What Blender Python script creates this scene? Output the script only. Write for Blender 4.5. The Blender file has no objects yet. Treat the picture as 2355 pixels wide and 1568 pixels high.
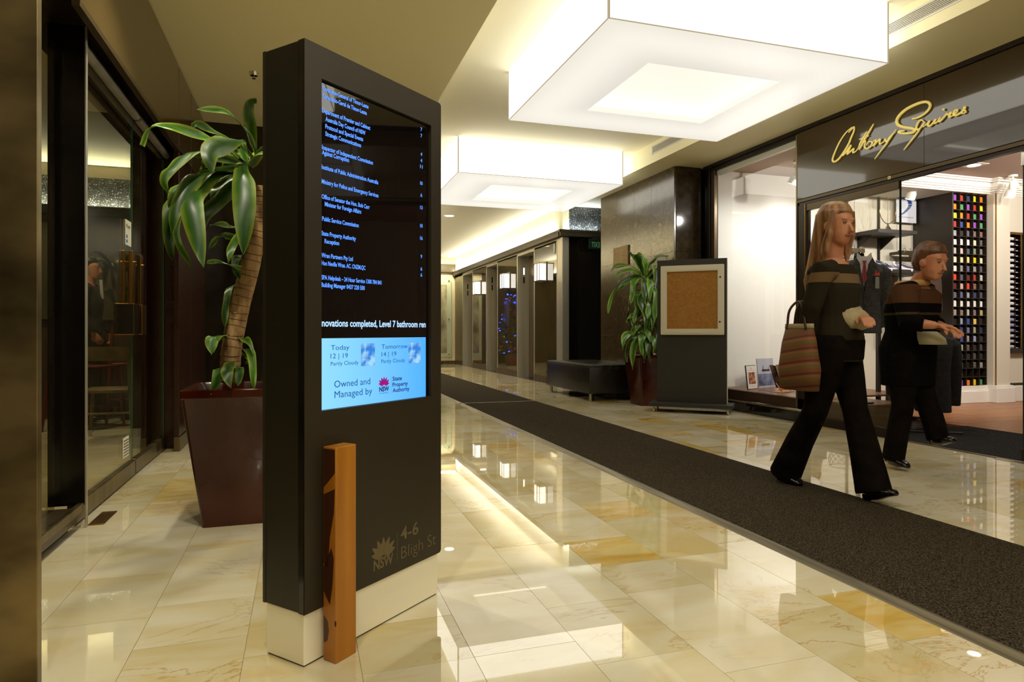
import bpy, bmesh, math, random
from mathutils import Vector, Matrix, noise
from math import pi, sin, cos, radians
R = random.Random(7)
C = bpy.context.scene.collection
S = bpy.context.scene

# ------------------------------------------------------------------ camera, world, exposure
CAM_H, FPX, CX, CY, YAW = .95, 1502.3, 1177.5, 762.6, .3106
cd = bpy.data.cameras.new('camera'); cam = bpy.data.objects.new('camera', cd); C.objects.link(cam)
cd.sensor_width = 36; cd.lens = 36 * FPX / 2355; cd.shift_y = -(784 - CY) / 2355
cam.location = (0, 0, CAM_H); cam.rotation_euler = (pi / 2, 0, -YAW); cd.clip_start = .05
S.camera = cam
w = bpy.data.worlds.new('world'); S.world = w; w.use_nodes = True
w.node_tree.nodes['Background'].inputs[0].default_value = (1, .9, .7, 1)
w.node_tree.nodes['Background'].inputs[1].default_value = .03
vs = S.view_settings; vs.view_transform = 'Standard'; vs.look = 'None'; vs.gamma = 1; vs.use_curve_mapping = False
vs.exposure = 0.22
cy = S.cycles; cy.max_bounces = 6; cy.diffuse_bounces = 4; cy.glossy_bounces = 3; cy.transmission_bounces = 4
cy.transparent_max_bounces = 10; cy.caustics_reflective = False; cy.caustics_refractive = False; cy.use_denoising = True
cy.sample_clamp_indirect = 8; cy.use_adaptive_sampling = True; cy.adaptive_threshold = .025; cy.adaptive_min_samples = 16
def area(name, loc, size, power, col=(1, .9, .72), rot=(0, 0, 0)):
    l = bpy.data.lights.new(name, 'AREA'); l.shape = 'RECTANGLE'; l.size, l.size_y = size; l.energy = power; l.color = col
    o = bpy.data.objects.new(name, l); C.objects.link(o); o.location = loc; o.rotation_euler = rot; return o
def spot(name, loc, target, power, angle, col=(1, .95, .88), blend=.6, r=.05):
    l = bpy.data.lights.new(name, 'SPOT'); l.energy = power; l.spot_size = radians(angle); l.spot_blend = blend; l.color = col
    l.shadow_soft_size = r
    o = bpy.data.objects.new(name, l); C.objects.link(o); o.location = loc
    o.rotation_euler = (Vector(target) - Vector(loc)).to_track_quat('-Z', 'Y').to_euler(); return o
WARM = (1, .93, .72)
# cove tubes on top of the lift wall ledge (long wall, short return wall); an unseen one opposite added as fill
area('cove_light', (4.215, 14.7, 2.712), (.03, 8.0), 42, (1, .96, .87), (pi, 0, 0))
area('cove_light', (4.62, 10.415, 2.715), (.6, .03), 4, (.82, .92, 1), (pi, 0, 0))
area('cove_light', (1.35, 14.7, 2.712), (.04, 8.0), 85, (1, .96, .87), (pi, 0, 0))  # unseen cove lamp added opposite to brighten the lobby ceiling
# downlights of lift lobby and shop; the corridor soffit's are added unseen fill
for p in [(2.62, 12.0), (2.62, 15.5)]: spot('downlight_beam', (p[0], p[1], 3.09), (p[0], p[1], 0), 110, 120, WARM)
spot('downlight_beam', (3.9, 18.2, 3.05), (3.9, 18.7, 1.4), 45, 120, WARM)
for p in [(-.15, 1.2), (.2, 6.0), (-.35, 2.4), (-.35, 3.6), (-.3, -.6)]: spot('downlight_beam', (p[0], p[1], 3.05), (p[0], p[1], 0), 75, 125, WARM)  # fill lamps without a seen source, added to brighten the low soffit
spot('downlight_beam', (4.62, 9.9, 3.06), (4.62, 9.9, 0), 8, 100, WARM)
WHITE = (1, .95, .88)
spot('window_spot_beam', (5.62, 6.25, 2.72), (5.6, 7.06, 1.7), 42, 120, (.97, .97, 1))
spot('window_spot_beam', (6.1, 5.9, 2.72), (6.3, 7.06, .9), 44, 120, (.97, .97, 1))
for p, t, e in [((6.3, 4.6, 2.9), (6.6, 6.9, 1.6), 82), ((7.4, 4.6, 2.9), (7.8, 6.9, 1.7), 82), ((8.3, 4.6, 2.9), (8.6, 6.4, 1.6), 82),
                ((9.0, 4.3, 2.9), (9.2, 6.4, 1.4), 82), ((6.9, 3.6, 2.9), (6.9, 3.9, 0), 70), ((5.7, 5.0, 2.9), (5.4, 5.5, .5), 50)]:
    spot('shop_spot_beam', p, t, e, 115, WHITE)
# cafe behind the glass doors
area('cafe_cove_light', (-2.6, 10.43, 2.70), (2.4, .03), 40, (.95, .97, 1), (pi, 0, 0))
spot('cafe_beam', (-2.1, 6.8, 3.2), (-2.1, 6.8, 0), 140, 130, WARM)
spot('cafe_beam', (-1.6, 4.2, 3.2), (-1.6, 4.2, 0), 40, 130, WARM)

# ------------------------------------------------------------------ pixel rays -> world planes (used while measuring the photograph)
_c, _s = cos(YAW), sin(YAW)
def ray(px, py):
    r = (px - CX) / FPX; return Vector((r * _c + _s, _c - r * _s, -(py - CY) / FPX))
O0 = Vector((0, 0, CAM_H))
def onX(px, py, x): r = ray(px, py); return O0 + r * (x / r.x)
def onY(px, py, y): r = ray(px, py); return O0 + r * (y / r.y)
def onZ(px, py, z=0): r = ray(px, py); return O0 + r * ((z - CAM_H) / r.z)

# ------------------------------------------------------------------ helpers
def tag(o, label=None, cat=None, group=None, kind=None):
    if label: o['label'] = label
    if cat: o['category'] = cat
    if group: o['group'] = group
    if kind: o['kind'] = kind
    return o
def thing(name, label, cat, loc=(0, 0, 0), rz=0, group=None):
    o = bpy.data.objects.new(name, None); C.objects.link(o); o.location = loc; o.rotation_euler = (0, 0, rz)
    o.empty_display_size = .1
    return tag(o, label, cat, group)
def obj(name, bm, m, parent=None, smooth=False, label=None, loc=None):
    me = bpy.data.meshes.new(name)
    if isinstance(bm, bmesh.types.BMesh):
        bmesh.ops.recalc_face_normals(bm, faces=bm.faces[:])
        bm.to_mesh(me); bm.free()
    for k in (m if isinstance(m, (list, tuple)) else [m]): me.materials.append(k)
    if smooth:
        for p in me.polygons: p.use_smooth = True
        if smooth != 'all': me.set_sharp_from_angle(angle=radians(40 if smooth is True else smooth))
    o = bpy.data.objects.new(name, me); C.objects.link(o)
    if parent: o.parent = parent
    if label: o['label'] = label
    if loc: o.location = loc
    return o
def struct(name, bm, m, parent=None, smooth=False):
    o = obj(name, bm, m, parent, smooth)
    if not parent: o['kind'] = 'structure'
    return o
def copy_tree(o, parent=None):
    c = o.copy(); C.objects.link(c)
    if parent: c.parent = parent
    for ch in list(o.children): copy_tree(ch, c)
    return c
def B(): return bmesh.new()
def box(bm, x0, x1, y0, y1, z0, z1, bev=0, M=None, mi=0):
    n0 = len(bm.faces)
    vs_ = [bm.verts.new((x, y, z)) for x in (x0, x1) for y in (y0, y1) for z in (z0, z1)]
    if M is not None:
        for v in vs_: v.co = M @ v.co
    fs = [bm.faces.new([vs_[i] for i in q]) for q in ((0, 1, 3, 2), (4, 6, 7, 5), (0, 4, 5, 1), (2, 3, 7, 6), (0, 2, 6, 4), (1, 5, 7, 3))]
    for f in fs: f.material_index = mi
    if bev:
        es = list({e for f in fs for e in f.edges})
        r = bmesh.ops.bevel(bm, geom=es, offset=bev, segments=2, affect='EDGES', profile=.5)
        for f in r['faces']: f.material_index = mi
    return bm
def frame_of(d):
    d = Vector(d).normalized(); u = Vector((0, 0, 1)) if abs(d.z) < .95 else Vector((1, 0, 0))
    a = d.cross(u).normalized(); return a, a.cross(d).normalized()
def tube(bm, pts, rad, n=10, cap=True, ell=1.0, mi=0, up=None):
    pts = [Vector(p) for p in pts]; rad = rad if isinstance(rad, (list, tuple)) else [rad] * len(pts)
    rings = []
    a = None
    for i, p in enumerate(pts):
        d = (pts[min(i + 1, len(pts) - 1)] - pts[max(i - 1, 0)]).normalized()
        if a is None:
            a = frame_of(d)[0] if up is None else Vector(up).cross(d).normalized()
        a = (a - d * a.dot(d)).normalized(); b = d.cross(a)
        rings.append([bm.verts.new(p + a * cos(t) * rad[i] + b * sin(t) * rad[i] * ell) for t in [2 * pi * k / n for k in range(n)]])
    loftrings(bm, rings, cap, mi)
    return bm
def loftrings(bm, rings, cap=True, mi=0):
    n = len(rings[0])
    for r0, r1 in zip(rings, rings[1:]):
        for k in range(n):
            f = bm.faces.new((r0[k], r0[(k + 1) % n], r1[(k + 1) % n], r1[k])); f.material_index = mi
    if cap:
        bm.faces.new(rings[0][::-1]).material_index = mi; bm.faces.new(rings[-1]).material_index = mi
def secs(bm, sections, n=16, p=2.3, cap=True, mi=0):
    """sections: (centre, side vector, front vector) super-ellipses"""
    rings = []
    for c, a, b in sections:
        c, a, b = Vector(c), Vector(a), Vector(b); r = []
        for k in range(n):
            t = 2 * pi * k / n; x, y = cos(t), sin(t)
            r.append(bm.verts.new(c + a * (abs(x) ** (2 / p) * (1 if x > 0 else -1)) + b * (abs(y) ** (2 / p) * (1 if y > 0 else -1))))
        rings.append(r)
    loftrings(bm, rings, cap, mi); return bm
def prism(bm, pts, axis, a0, a1, mi=0):
    """extrude polygon (pairs) along axis 0/1/2"""
    def P(u, v, w): return {0: (w, u, v), 1: (u, w, v), 2: (u, v, w)}[axis]
    lo = [bm.verts.new(P(u, v, a0)) for u, v in pts]; hi = [bm.verts.new(P(u, v, a1)) for u, v in pts]
    n = len(pts)
    for k in range(n): bm.faces.new((lo[k], lo[(k + 1) % n], hi[(k + 1) % n], hi[k])).material_index = mi
    bm.faces.new(lo[::-1]).material_index = mi; bm.faces.new(hi).material_index = mi
    return bm
def ball(bm, c, r, n=10, m=8, sc=(1, 1, 1), mi=0):
    rings = [[bm.verts.new(Vector(c) + Vector((sin(pi * i / m) * cos(2 * pi * k / n) * sc[0], sin(pi * i / m) * sin(2 * pi * k / n) * sc[1], cos(pi * i / m) * sc[2])) * r)
              for k in range(n)] for i in range(1, m)]
    loftrings(bm, rings, True, mi); return bm

# ------------------------------------------------------------------ materials
def srgb(c):
    return tuple(((v / 255) / 12.92 if v / 255 <= .04045 else ((v / 255 + .055) / 1.055) ** 2.4) for v in c)
MATS = {}
def mat(name, col, rough=.5, metal=0, spec=.5, emit=None, es=0, trans=0, alpha=1, coat=0, ior=None):
    if name in MATS: return MATS[name]
    m = bpy.data.materials.new(name); m.use_nodes = True; b = m.node_tree.nodes['Principled BSDF']
    c = srgb(col) if max(col) > 1 else col
    b.inputs['Base Color'].default_value = (*c, 1); b.inputs['Roughness'].default_value = rough
    b.inputs['Metallic'].default_value = metal; b.inputs['Specular IOR Level'].default_value = spec
    if ior: b.inputs['IOR'].default_value = ior
    if emit: b.inputs['Emission Color'].default_value = (*(srgb(emit) if max(emit) > 1 else emit), 1); b.inputs['Emission Strength'].default_value = es
    b.inputs['Transmission Weight'].default_value = trans; b.inputs['Coat Weight'].default_value = coat
    MATS[name] = m; return m
def nd(m, t, **k):
    n = m.node_tree.nodes.new(t)
    for a, v in k.items():
        if a.startswith('i_'): n.inputs[a[2:].replace('_', ' ')].default_value = v
        else: setattr(n, a, v)
    return n
def lk(m, a, b): m.node_tree.links.new(a, b)
def vary(m, c0, c1, scale=8, coord='Object', detail=4, rough=None, bump=0, stretch=(1, 1, 1), lo=.35, hi=.65, bscale=None, dist=0):
    b = m.node_tree.nodes['Principled BSDF']; tc = nd(m, 'ShaderNodeTexCoord'); mp = nd(m, 'ShaderNodeMapping')
    mp.inputs['Scale'].default_value = stretch; lk(m, tc.outputs[coord], mp.inputs[0])
    n = nd(m, 'ShaderNodeTexNoise', i_Scale=scale, i_Detail=detail, i_Distortion=dist); lk(m, mp.outputs[0], n.inputs['Vector'])
    r = nd(m, 'ShaderNodeValToRGB'); r.color_ramp.elements[0].position = lo; r.color_ramp.elements[1].position = hi
    r.color_ramp.elements[0].color = (*srgb(c0), 1); r.color_ramp.elements[1].color = (*srgb(c1), 1)
    lk(m, n.outputs['Fac'], r.inputs[0]); lk(m, r.outputs[0], b.inputs['Base Color'])
    if rough:
        q = nd(m, 'ShaderNodeMapRange'); q.inputs[3].default_value, q.inputs[4].default_value = rough
        lk(m, n.outputs['Fac'], q.inputs[0]); lk(m, q.outputs[0], b.inputs['Roughness'])
    if bump:
        src = n
        if bscale:
            src = nd(m, 'ShaderNodeTexNoise', i_Scale=bscale, i_Detail=3.0); lk(m, mp.outputs[0], src.inputs['Vector'])
        bp = nd(m, 'ShaderNodeBump', i_Strength=bump, i_Distance=.01); lk(m, src.outputs['Fac'], bp.inputs['Height']); lk(m, bp.outputs[0], b.inputs['Normal'])
    return m
def stripes(m, cols, scale, direction=(1, 1, 0), coord='Object'):
    """diagonal woven stripes, cols = [(pos, rgb)...]"""
    b = m.node_tree.nodes['Principled BSDF']; tc = nd(m, 'ShaderNodeTexCoord')
    dt = nd(m, 'ShaderNodeVectorMath', operation='DOT_PRODUCT'); dt.inputs[1].default_value = direction
    lk(m, tc.outputs[coord], dt.inputs[0])
    mu = nd(m, 'ShaderNodeMath', operation='MULTIPLY'); mu.inputs[1].default_value = scale; lk(m, dt.outputs['Value'], mu.inputs[0])
    fr = nd(m, 'ShaderNodeMath', operation='FRACT'); lk(m, mu.outputs[0], fr.inputs[0])
    r = nd(m, 'ShaderNodeValToRGB'); r.color_ramp.interpolation = 'CONSTANT'
    while len(r.color_ramp.elements) < len(cols): r.color_ramp.elements.new(.5)
    for e, (p, c) in zip(r.color_ramp.elements, cols): e.position = p; e.color = (*srgb(c), 1)
    lk(m, fr.outputs[0], r.inputs[0]); lk(m, r.outputs[0], b.inputs['Base Color']); return m
def dots(m, bg, fg, scale, thr=.35):
    b = m.node_tree.nodes['Principled BSDF']; tc = nd(m, 'ShaderNodeTexCoord')
    v = nd(m, 'ShaderNodeTexVoronoi', i_Scale=scale, i_Randomness=0.0); lk(m, tc.outputs['Object'], v.inputs['Vector'])
    r = nd(m, 'ShaderNodeValToRGB'); r.color_ramp.interpolation = 'CONSTANT'
    r.color_ramp.elements[0].color = (*srgb(fg), 1); r.color_ramp.elements[1].position = thr; r.color_ramp.elements[1].color = (*srgb(bg), 1)
    lk(m, v.outputs['Distance'], r.inputs[0]); lk(m, r.outputs[0], b.inputs['Base Color']); return m

# polished marble tiles: every tile gets its own colour through its object / face random value
def marble(name, base, alt, vein, spots, gloss=.045, ochre=False):
    m = mat(name, base, gloss, spec=.5); b = m.node_tree.nodes['Principled BSDF']; b.inputs['IOR'].default_value = 1.95
    tc = nd(m, 'ShaderNodeTexCoord'); oi = nd(m, 'ShaderNodeObjectInfo'); at = nd(m, 'ShaderNodeAttribute', attribute_name='rnd')
    ad = nd(m, 'ShaderNodeMath', operation='ADD'); lk(m, oi.outputs['Random'], ad.inputs[0]); lk(m, at.outputs['Fac'], ad.inputs[1])
    fr = nd(m, 'ShaderNodeMath', operation='FRACT'); lk(m, ad.outputs[0], fr.inputs[0])
    geo = nd(m, 'ShaderNodeNewGeometry')
    cmb = nd(m, 'ShaderNodeCombineXYZ'); mu = nd(m, 'ShaderNodeMath', operation='MULTIPLY'); mu.inputs[1].default_value = 37
    lk(m, fr.outputs[0], mu.inputs[0]); lk(m, mu.outputs[0], cmb.inputs[2]); lk(m, mu.outputs[0], cmb.inputs[0])
    va = nd(m, 'ShaderNodeVectorMath', operation='ADD'); lk(m, geo.outputs['Position'], va.inputs[0]); lk(m, cmb.outputs[0], va.inputs[1])
    mp = nd(m, 'ShaderNodeMapping'); mp.inputs['Scale'].default_value = (1, 2.6 if ochre else 1.9, 1); mp.inputs['Rotation'].default_value = (0, 0, .25)
    lk(m, va.outputs[0], mp.inputs[0])
    n1 = nd(m, 'ShaderNodeTexNoise', i_Scale=2.2 if not ochre else 3.5, i_Detail=7.0, i_Distortion=.8); lk(m, mp.outputs[0], n1.inputs['Vector'])
    r1 = nd(m, 'ShaderNodeValToRGB'); e = r1.color_ramp.elements
    e[0].position = .36; e[0].color = (*srgb(alt), 1); e[1].position = .62; e[1].color = (*srgb(base), 1)
    lk(m, n1.outputs['Fac'], r1.inputs[0])
    n2 = nd(m, 'ShaderNodeTexNoise', i_Scale=1.5, i_Detail=8.0, i_Distortion=1.6, i_Roughness=.62); lk(m, mp.outputs[0], n2.inputs['Vector'])
    sb = nd(m, 'ShaderNodeMath', operation='SUBTRACT'); sb.inputs[1].default_value = .5; lk(m, n2.outputs['Fac'], sb.inputs[0])
    ab = nd(m, 'ShaderNodeMath', operation='ABSOLUTE'); lk(m, sb.outputs[0], ab.inputs[0])
    r2 = nd(m, 'ShaderNodeValToRGB'); e = r2.color_ramp.elements
    e[0].position = 0; e[0].color = (1, 1, 1, 1); e[1].position = .016; e[1].color = (0, 0, 0, 1); lk(m, ab.outputs[0], r2.inputs[0])
    n3 = nd(m, 'ShaderNodeTexNoise', i_Scale=1.3, i_Detail=2.0); lk(m, va.outputs[0], n3.inputs['Vector'])
    r3 = nd(m, 'ShaderNodeValToRGB'); e = r3.color_ramp.elements; e[0].position = .46; e[1].position = .66; e[0].color = (0, 0, 0, 1); e[1].color = (.75,) * 3 + (1,)
    lk(m, n3.outputs['Fac'], r3.inputs[0])
    mm = nd(m, 'ShaderNodeMath', operation='MULTIPLY'); lk(m, r2.outputs[0], mm.inputs[0]); lk(m, r3.outputs[0], mm.inputs[1])
    mx = nd(m, 'ShaderNodeMix', data_type='RGBA'); lk(m, mm.outputs[0], mx.inputs[0]); lk(m, r1.outputs[0], mx.inputs[6]); mx.inputs[7].default_value = (*srgb(vein), 1)
    # warm stains
    n4 = nd(m, 'ShaderNodeTexNoise', i_Scale=3.1, i_Detail=6.0, i_Distortion=.5); lk(m, mp.outputs[0], n4.inputs['Vector'])
    r4 = nd(m, 'ShaderNodeValToRGB'); e = r4.color_ramp.elements; e[0].position = .6; e[1].position = .78; e[0].color = (0, 0, 0, 1); e[1].color = (.7,) * 3 + (1,)
    lk(m, n4.outputs['Fac'], r4.inputs[0])
    mx2 = nd(m, 'ShaderNodeMix', data_type='RGBA'); lk(m, r4.outputs[0], mx2.inputs[0]); lk(m, mx.outputs[2], mx2.inputs[6]); mx2.inputs[7].default_value = (*srgb(spots), 1)
    # tile to tile value shift
    hs = nd(m, 'ShaderNodeHueSaturation'); lk(m, mx2.outputs[2], hs.inputs['Color'])
    mr = nd(m, 'ShaderNodeMapRange'); mr.inputs[3].default_value = .86; mr.inputs[4].default_value = 1.07; lk(m, fr.outputs[0], mr.inputs[0]); lk(m, mr.outputs[0], hs.inputs['Value'])
    mr2 = nd(m, 'ShaderNodeMapRange'); mr2.inputs[3].default_value = 1.2; mr2.inputs[4].default_value = .8; lk(m, fr.outputs[0], mr2.inputs[0]); lk(m, mr2.outputs[0], hs.inputs['Saturation'])
    lk(m, hs.outputs[0], b.inputs['Base Color'])
    return m
M_tile = marble('cream_marble', (218, 209, 182), (208, 193, 150), (178, 142, 84), (208, 178, 116), gloss=.018)
M_ochre = marble('ochre_marble', (222, 202, 150), (210, 178, 110), (160, 118, 62), (200, 160, 92), gloss=.018, ochre=True)
M_grout = mat('grout', (150, 130, 88), .7)
M_ceil = mat('ceiling_paint', (252, 246, 220), .75, spec=.2)
M_soffit = mat('soffit_paint', (253, 245, 206), .7, spec=.25)
M_cream = mat('cream_wall_paint', (226, 212, 170), .6)
M_white = mat('white_paint', (232, 226, 214), .55)
M_shopcream = mat('shop_panel_paint', (215, 206, 186), .45)
def granite(name, dark, mid, speck, rough, spec=.5, scale=160, thr=.09):
    m = mat(name, dark, rough, spec=spec); b = m.node_tree.nodes['Principled BSDF']; tc = nd(m, 'ShaderNodeTexCoord')
    n = nd(m, 'ShaderNodeTexNoise', i_Scale=14.0, i_Detail=6.0); lk(m, tc.outputs['Object'], n.inputs['Vector'])
    r = nd(m, 'ShaderNodeValToRGB'); r.color_ramp.elements[0].color = (*srgb(dark), 1); r.color_ramp.elements[1].color = (*srgb(mid), 1)
    r.color_ramp.elements[0].position = .35; r.color_ramp.elements[1].position = .7; lk(m, n.outputs['Fac'], r.inputs[0])
    v = nd(m, 'ShaderNodeTexVoronoi', i_Scale=scale); lk(m, tc.outputs['Object'], v.inputs['Vector'])
    q = nd(m, 'ShaderNodeValToRGB'); q.color_ramp.elements[0].color = (1, 1, 1, 1); q.color_ramp.elements[1].color = (0, 0, 0, 1)
    q.color_ramp.elements[0].position = thr; q.color_ramp.elements[1].position = thr * 1.8; lk(m, v.outputs['Distance'], q.inputs[0])
    n2 = nd(m, 'ShaderNodeTexNoise', i_Scale=60.0, i_Detail=2.0); lk(m, tc.outputs['Object'], n2.inputs['Vector'])
    q2 = nd(m, 'ShaderNodeValToRGB'); q2.color_ramp.elements[0].position = .5; q2.color_ramp.elements[1].position = .62; lk(m, n2.outputs['Fac'], q2.inputs[0])
    mu = nd(m, 'ShaderNodeMath', operation='MULTIPLY'); lk(m, q.outputs[0], mu.inputs[0]); lk(m, q2.outputs[0], mu.inputs[1])
    mx = nd(m, 'ShaderNodeMix', data_type='RGBA'); lk(m, mu.outputs[0], mx.inputs[0]); lk(m, r.outputs[0], mx.inputs[6]); mx.inputs[7].default_value = (*srgb(speck), 1)
    lk(m, mx.outputs[2], b.inputs['Base Color'])
    return m
M_granite = granite('brown_black_granite', (58, 46, 22), (84, 68, 34), (116, 98, 60), .2, .7)
M_granite2 = granite('polished_brown_granite', (46, 38, 26), (66, 54, 36), (100, 86, 62), .06, .35)
M_gblack = granite('black_granite', (16, 12, 9), (26, 20, 14), (70, 60, 45), .09, .7)
M_gspeck = granite('speckled_black_granite', (34, 35, 32), (66, 68, 64), (225, 230, 232), .3, .6, scale=70, thr=.24)
M_ledge = mat('dark_bronze_ledge', (78, 70, 52), .38, .5)
M_steel = vary(mat('brushed_steel', (214, 208, 192), .36, .8), (198, 194, 180), (214, 210, 198), 9, stretch=(1, 1, .05), rough=(.34, .40))
M_bsteel = vary(mat('bronzed_steel', (120, 104, 74), .3, .9), (98, 84, 58), (136, 120, 88), 12, stretch=(1, 1, .05), rough=(.22, .42))
M_black = mat('black_lacquer', (12, 10, 9), .12, spec=.6)
M_blackm = mat('matt_black', (14, 13, 12), .5)
M_brown = mat('gloss_brown_laminate', (60, 44, 22), .05, spec=.9)
M_hdr = mat('header_brown_laminate', (88, 70, 42), .16, spec=.7)
M_redbrown = mat('red_brown_laminate', (46, 24, 16), .25)
M_frame = mat('bronze_frame', (88, 74, 52), .32, .6)
M_dkframe = mat('dark_bronze_frame', (44, 34, 24), .3, .4)
M_brass = vary(mat('brass', (205, 150, 70), .22, 1), (136, 98, 46), (176, 134, 72), 20, stretch=(1, 1, .1))
M_chrome = mat('chrome', (210, 205, 195), .15, 1)
M_white_e = mat('white_enamel', (232, 228, 215), .35)
M_liftglass = mat('dark_back_painted_glass', (62, 54, 32), .035, spec=1, coat=.5)
def glass(name, tint=(.97, .98, .97), refl=.0, ior=1.5):
    m = bpy.data.materials.new(name); m.use_nodes = True; nt = m.node_tree; nt.nodes.remove(nt.nodes['Principled BSDF'])
    out = nt.nodes['Material Output']; t = nd(m, 'ShaderNodeBsdfTransparent'); t.inputs[0].default_value = (*tint, 1)
    g = nd(m, 'ShaderNodeBsdfGlossy'); g.inputs['Roughness'].default_value = .01; g.inputs['Color'].default_value = (1, 1, 1, 1)
    f = nd(m, 'ShaderNodeLayerWeight'); mx = nd(m, 'ShaderNodeMixShader'); pw = nd(m, 'ShaderNodeMath', operation='POWER'); pw.inputs[1].default_value = 5
    ad = nd(m, 'ShaderNodeMath', operation='MULTIPLY_ADD'); ad.inputs[1].default_value = .9; ad.inputs[2].default_value = .035 + refl; lk(m, f.outputs['Facing'], pw.inputs[0])
    lk(m, pw.outputs[0], ad.inputs[0]); lk(m, ad.outputs[0], mx.inputs[0]); lk(m, t.outputs[0], mx.inputs[1]); lk(m, g.outputs[0], mx.inputs[2]); lk(m, mx.outputs[0], out.inputs[0])
    return m
M_glass = glass('clear_glass'); M_glassd = glass('door_glass', (.82, .80, .66), .0, 1.45)
M_edge = mat('green_glass_edge', (60, 96, 72), .2)
def emis(name, col, s): return mat(name, (5, 5, 5), .4, emit=col, es=s)

# light boxes: opal acrylic lit by tubes inside, brightest above the tubes
def opal(name, col, lo, hi, half, ring=None, axis='xy'):
    m = mat(name, (110, 108, 100), .35, emit=col, es=1); b = m.node_tree.nodes['Principled BSDF']
    tc = nd(m, 'ShaderNodeTexCoord'); sp = nd(m, 'ShaderNodeSeparateXYZ'); lk(m, tc.outputs['Object'], sp.inputs[0])
    def norm(sock, h):
        a = nd(m, 'ShaderNodeMath', operation='ABSOLUTE'); lk(m, sock, a.inputs[0])
        d = nd(m, 'ShaderNodeMath', operation='DIVIDE'); d.inputs[1].default_value = h; lk(m, a.outputs[0], d.inputs[0]); return d.outputs[0]
    mx = nd(m, 'ShaderNodeMath', operation='SMOOTH_MAX'); mx.inputs[2].default_value = .25
    lk(m, norm(sp.outputs[0], half[0]), mx.inputs[0]); lk(m, norm(sp.outputs[1], half[1]), mx.inputs[1])
    r = nd(m, 'ShaderNodeValToRGB'); r.color_ramp.interpolation = 'B_SPLINE'; e = r.color_ramp.elements
    e[0].position = .50; e[0].color = (0, 0, 0, 1); e[1].position = 1; e[1].color = (.3,) * 3 + (1,); x = e.new(.78); x.color = (1, 1, 1, 1)
    lk(m, mx.outputs[0], r.inputs[0])
    q = nd(m, 'ShaderNodeMapRange'); q.inputs[3].default_value = lo; q.inputs[4].default_value = hi; lk(m, r.outputs[0], q.inputs[0]); lk(m, q.outputs[0], b.inputs['Emission Strength'])
    return m
BOXC = (255, 250, 238)
M_ring = opal('opal_acrylic_underside', BOXC, .61, .86, (1.11, 1.02))
M_side = emis('opal_acrylic_side', (255, 250, 234), 2.4)
M_inner = emis('opal_acrylic_inner', (255, 249, 232), .86)
M_seam = emis('panel_seam', (215, 196, 160), .55)

# ------------------------------------------------------------------ floor
floor = struct('floor', box(B(), -1.2, 5.02, -4, 18.9, -.06, -.004), M_grout)
bx = [-1.07, -.803, -.483, -.163, .158, .478, .798, 1.118, 1.439, 1.759, 1.952]
rx = [3.008, 3.14, 3.46, 3.78, 4.10, 4.42, 4.74, 4.97]
forced = {0: [2.5, 3.145, 3.49, 4.09, 4.6], 1: [2.44, 2.87, 3.3, 3.77, 4.08, 4.68], 2: [2.2, 2.52, 3.3, 3.77], 3: [2.05, 2.5, 3.1], 7: [2.13, 2.41, 2.73, 3.2, 3.6], 6: [1.7, 2.1, 2.75, 3.35, 3.9, 4.25], 8: [1.82, 2.41, 3.0, 3.3, 3.9, 4.5], 9: [1.54, 1.9, 2.8, 3.4],
          12: [5.2, 5.5], 13: [4.55, 4.85, 6.1, 6.4], 14: [3.45, 3.75, 5.75, 6.05], 15: [2.6, 3.0, 6.6, 6.9], 11: [7.4, 7.7], 16: [4.9, 5.2]}
ochres = {(1, 3.77): 1, (1, 4.08): 1, (7, 2.41): 1, (8, 3.0): 1, (9, 1.54): 1, (12, 5.2): 1, (13, 4.55): 1, (13, 6.1): 1, (14, 3.45): 1, (15, 2.6): 1, (15, 6.6): 1, (11, 7.4): 1, (14, 5.75): 1, (6, 3.9): 1}
tiles = []
def column(ci, x0, x1, ya, yb):
    js = [ya]; fs = [f for f in forced.get(ci, []) if ya < f < yb] + [yb]
    for f in fs:
        while f - js[-1] > .72: js.append(round(js[-1] + R.choice((.3, .45, .6)), 3))
        js.append(f)
    for a, b in zip(js, js[1:]):
        if b - a < .02: continue
        och = ochres.get((ci, a)) or (a > 4.2 and R.random() < (.10 if ci > 9 else .03))
        tiles.append((x0, x1, a, b, bool(och)))
for i in range(len(bx) - 1):
    column(i, bx[i], bx[i + 1], -1.0, 18.8 if bx[i] > 1.1 else 7.25)
for i in range(len(rx) - 1):
    column(i + 11, rx[i], rx[i + 1], 1.2, 18.8 if rx[i + 1] < 4.5 else 10.5)
column(20, 1.952, 2.5, 14.6, 18.8); column(21, 2.5, 3.008, 14.6, 18.8)
tiles.sort(key=lambda t: (t[2] < .6, math.hypot((t[0] + t[1]) / 2, (t[2] + t[3]) / 2)))
def tile_bm(bm, t, lay=None, z=0.0):
    n0 = len(bm.faces); g = .0007
    box(bm, t[0] + g, t[1] - g, t[2] + g, t[3] - g, -.012, z, mi=1 if t[4] else 0)
    if lay is not None:
        bm.faces.ensure_lookup_table(); r = R.random()
        for f in bm.faces[n0:]: f[lay] = r
for t in tiles[:296]:
    o = obj('tile', tile_bm(B(), t, z=R.uniform(-.0002, .0002)) or None, M_ochre if t[4] else M_tile, floor) if False else None
    bm = B(); tile_bm(bm, t[:4] + (False,), z=R.uniform(-.0002, .0002)); obj('tile', bm, M_ochre if t[4] else M_tile, floor)
bm = B(); lay = bm.faces.layers.float.new('rnd')
for t in tiles[296:]: tile_bm(bm, t, lay)
o = obj('far_tiles', bm, [M_tile, M_ochre], floor); o['kind'] = 'stuff'
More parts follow.
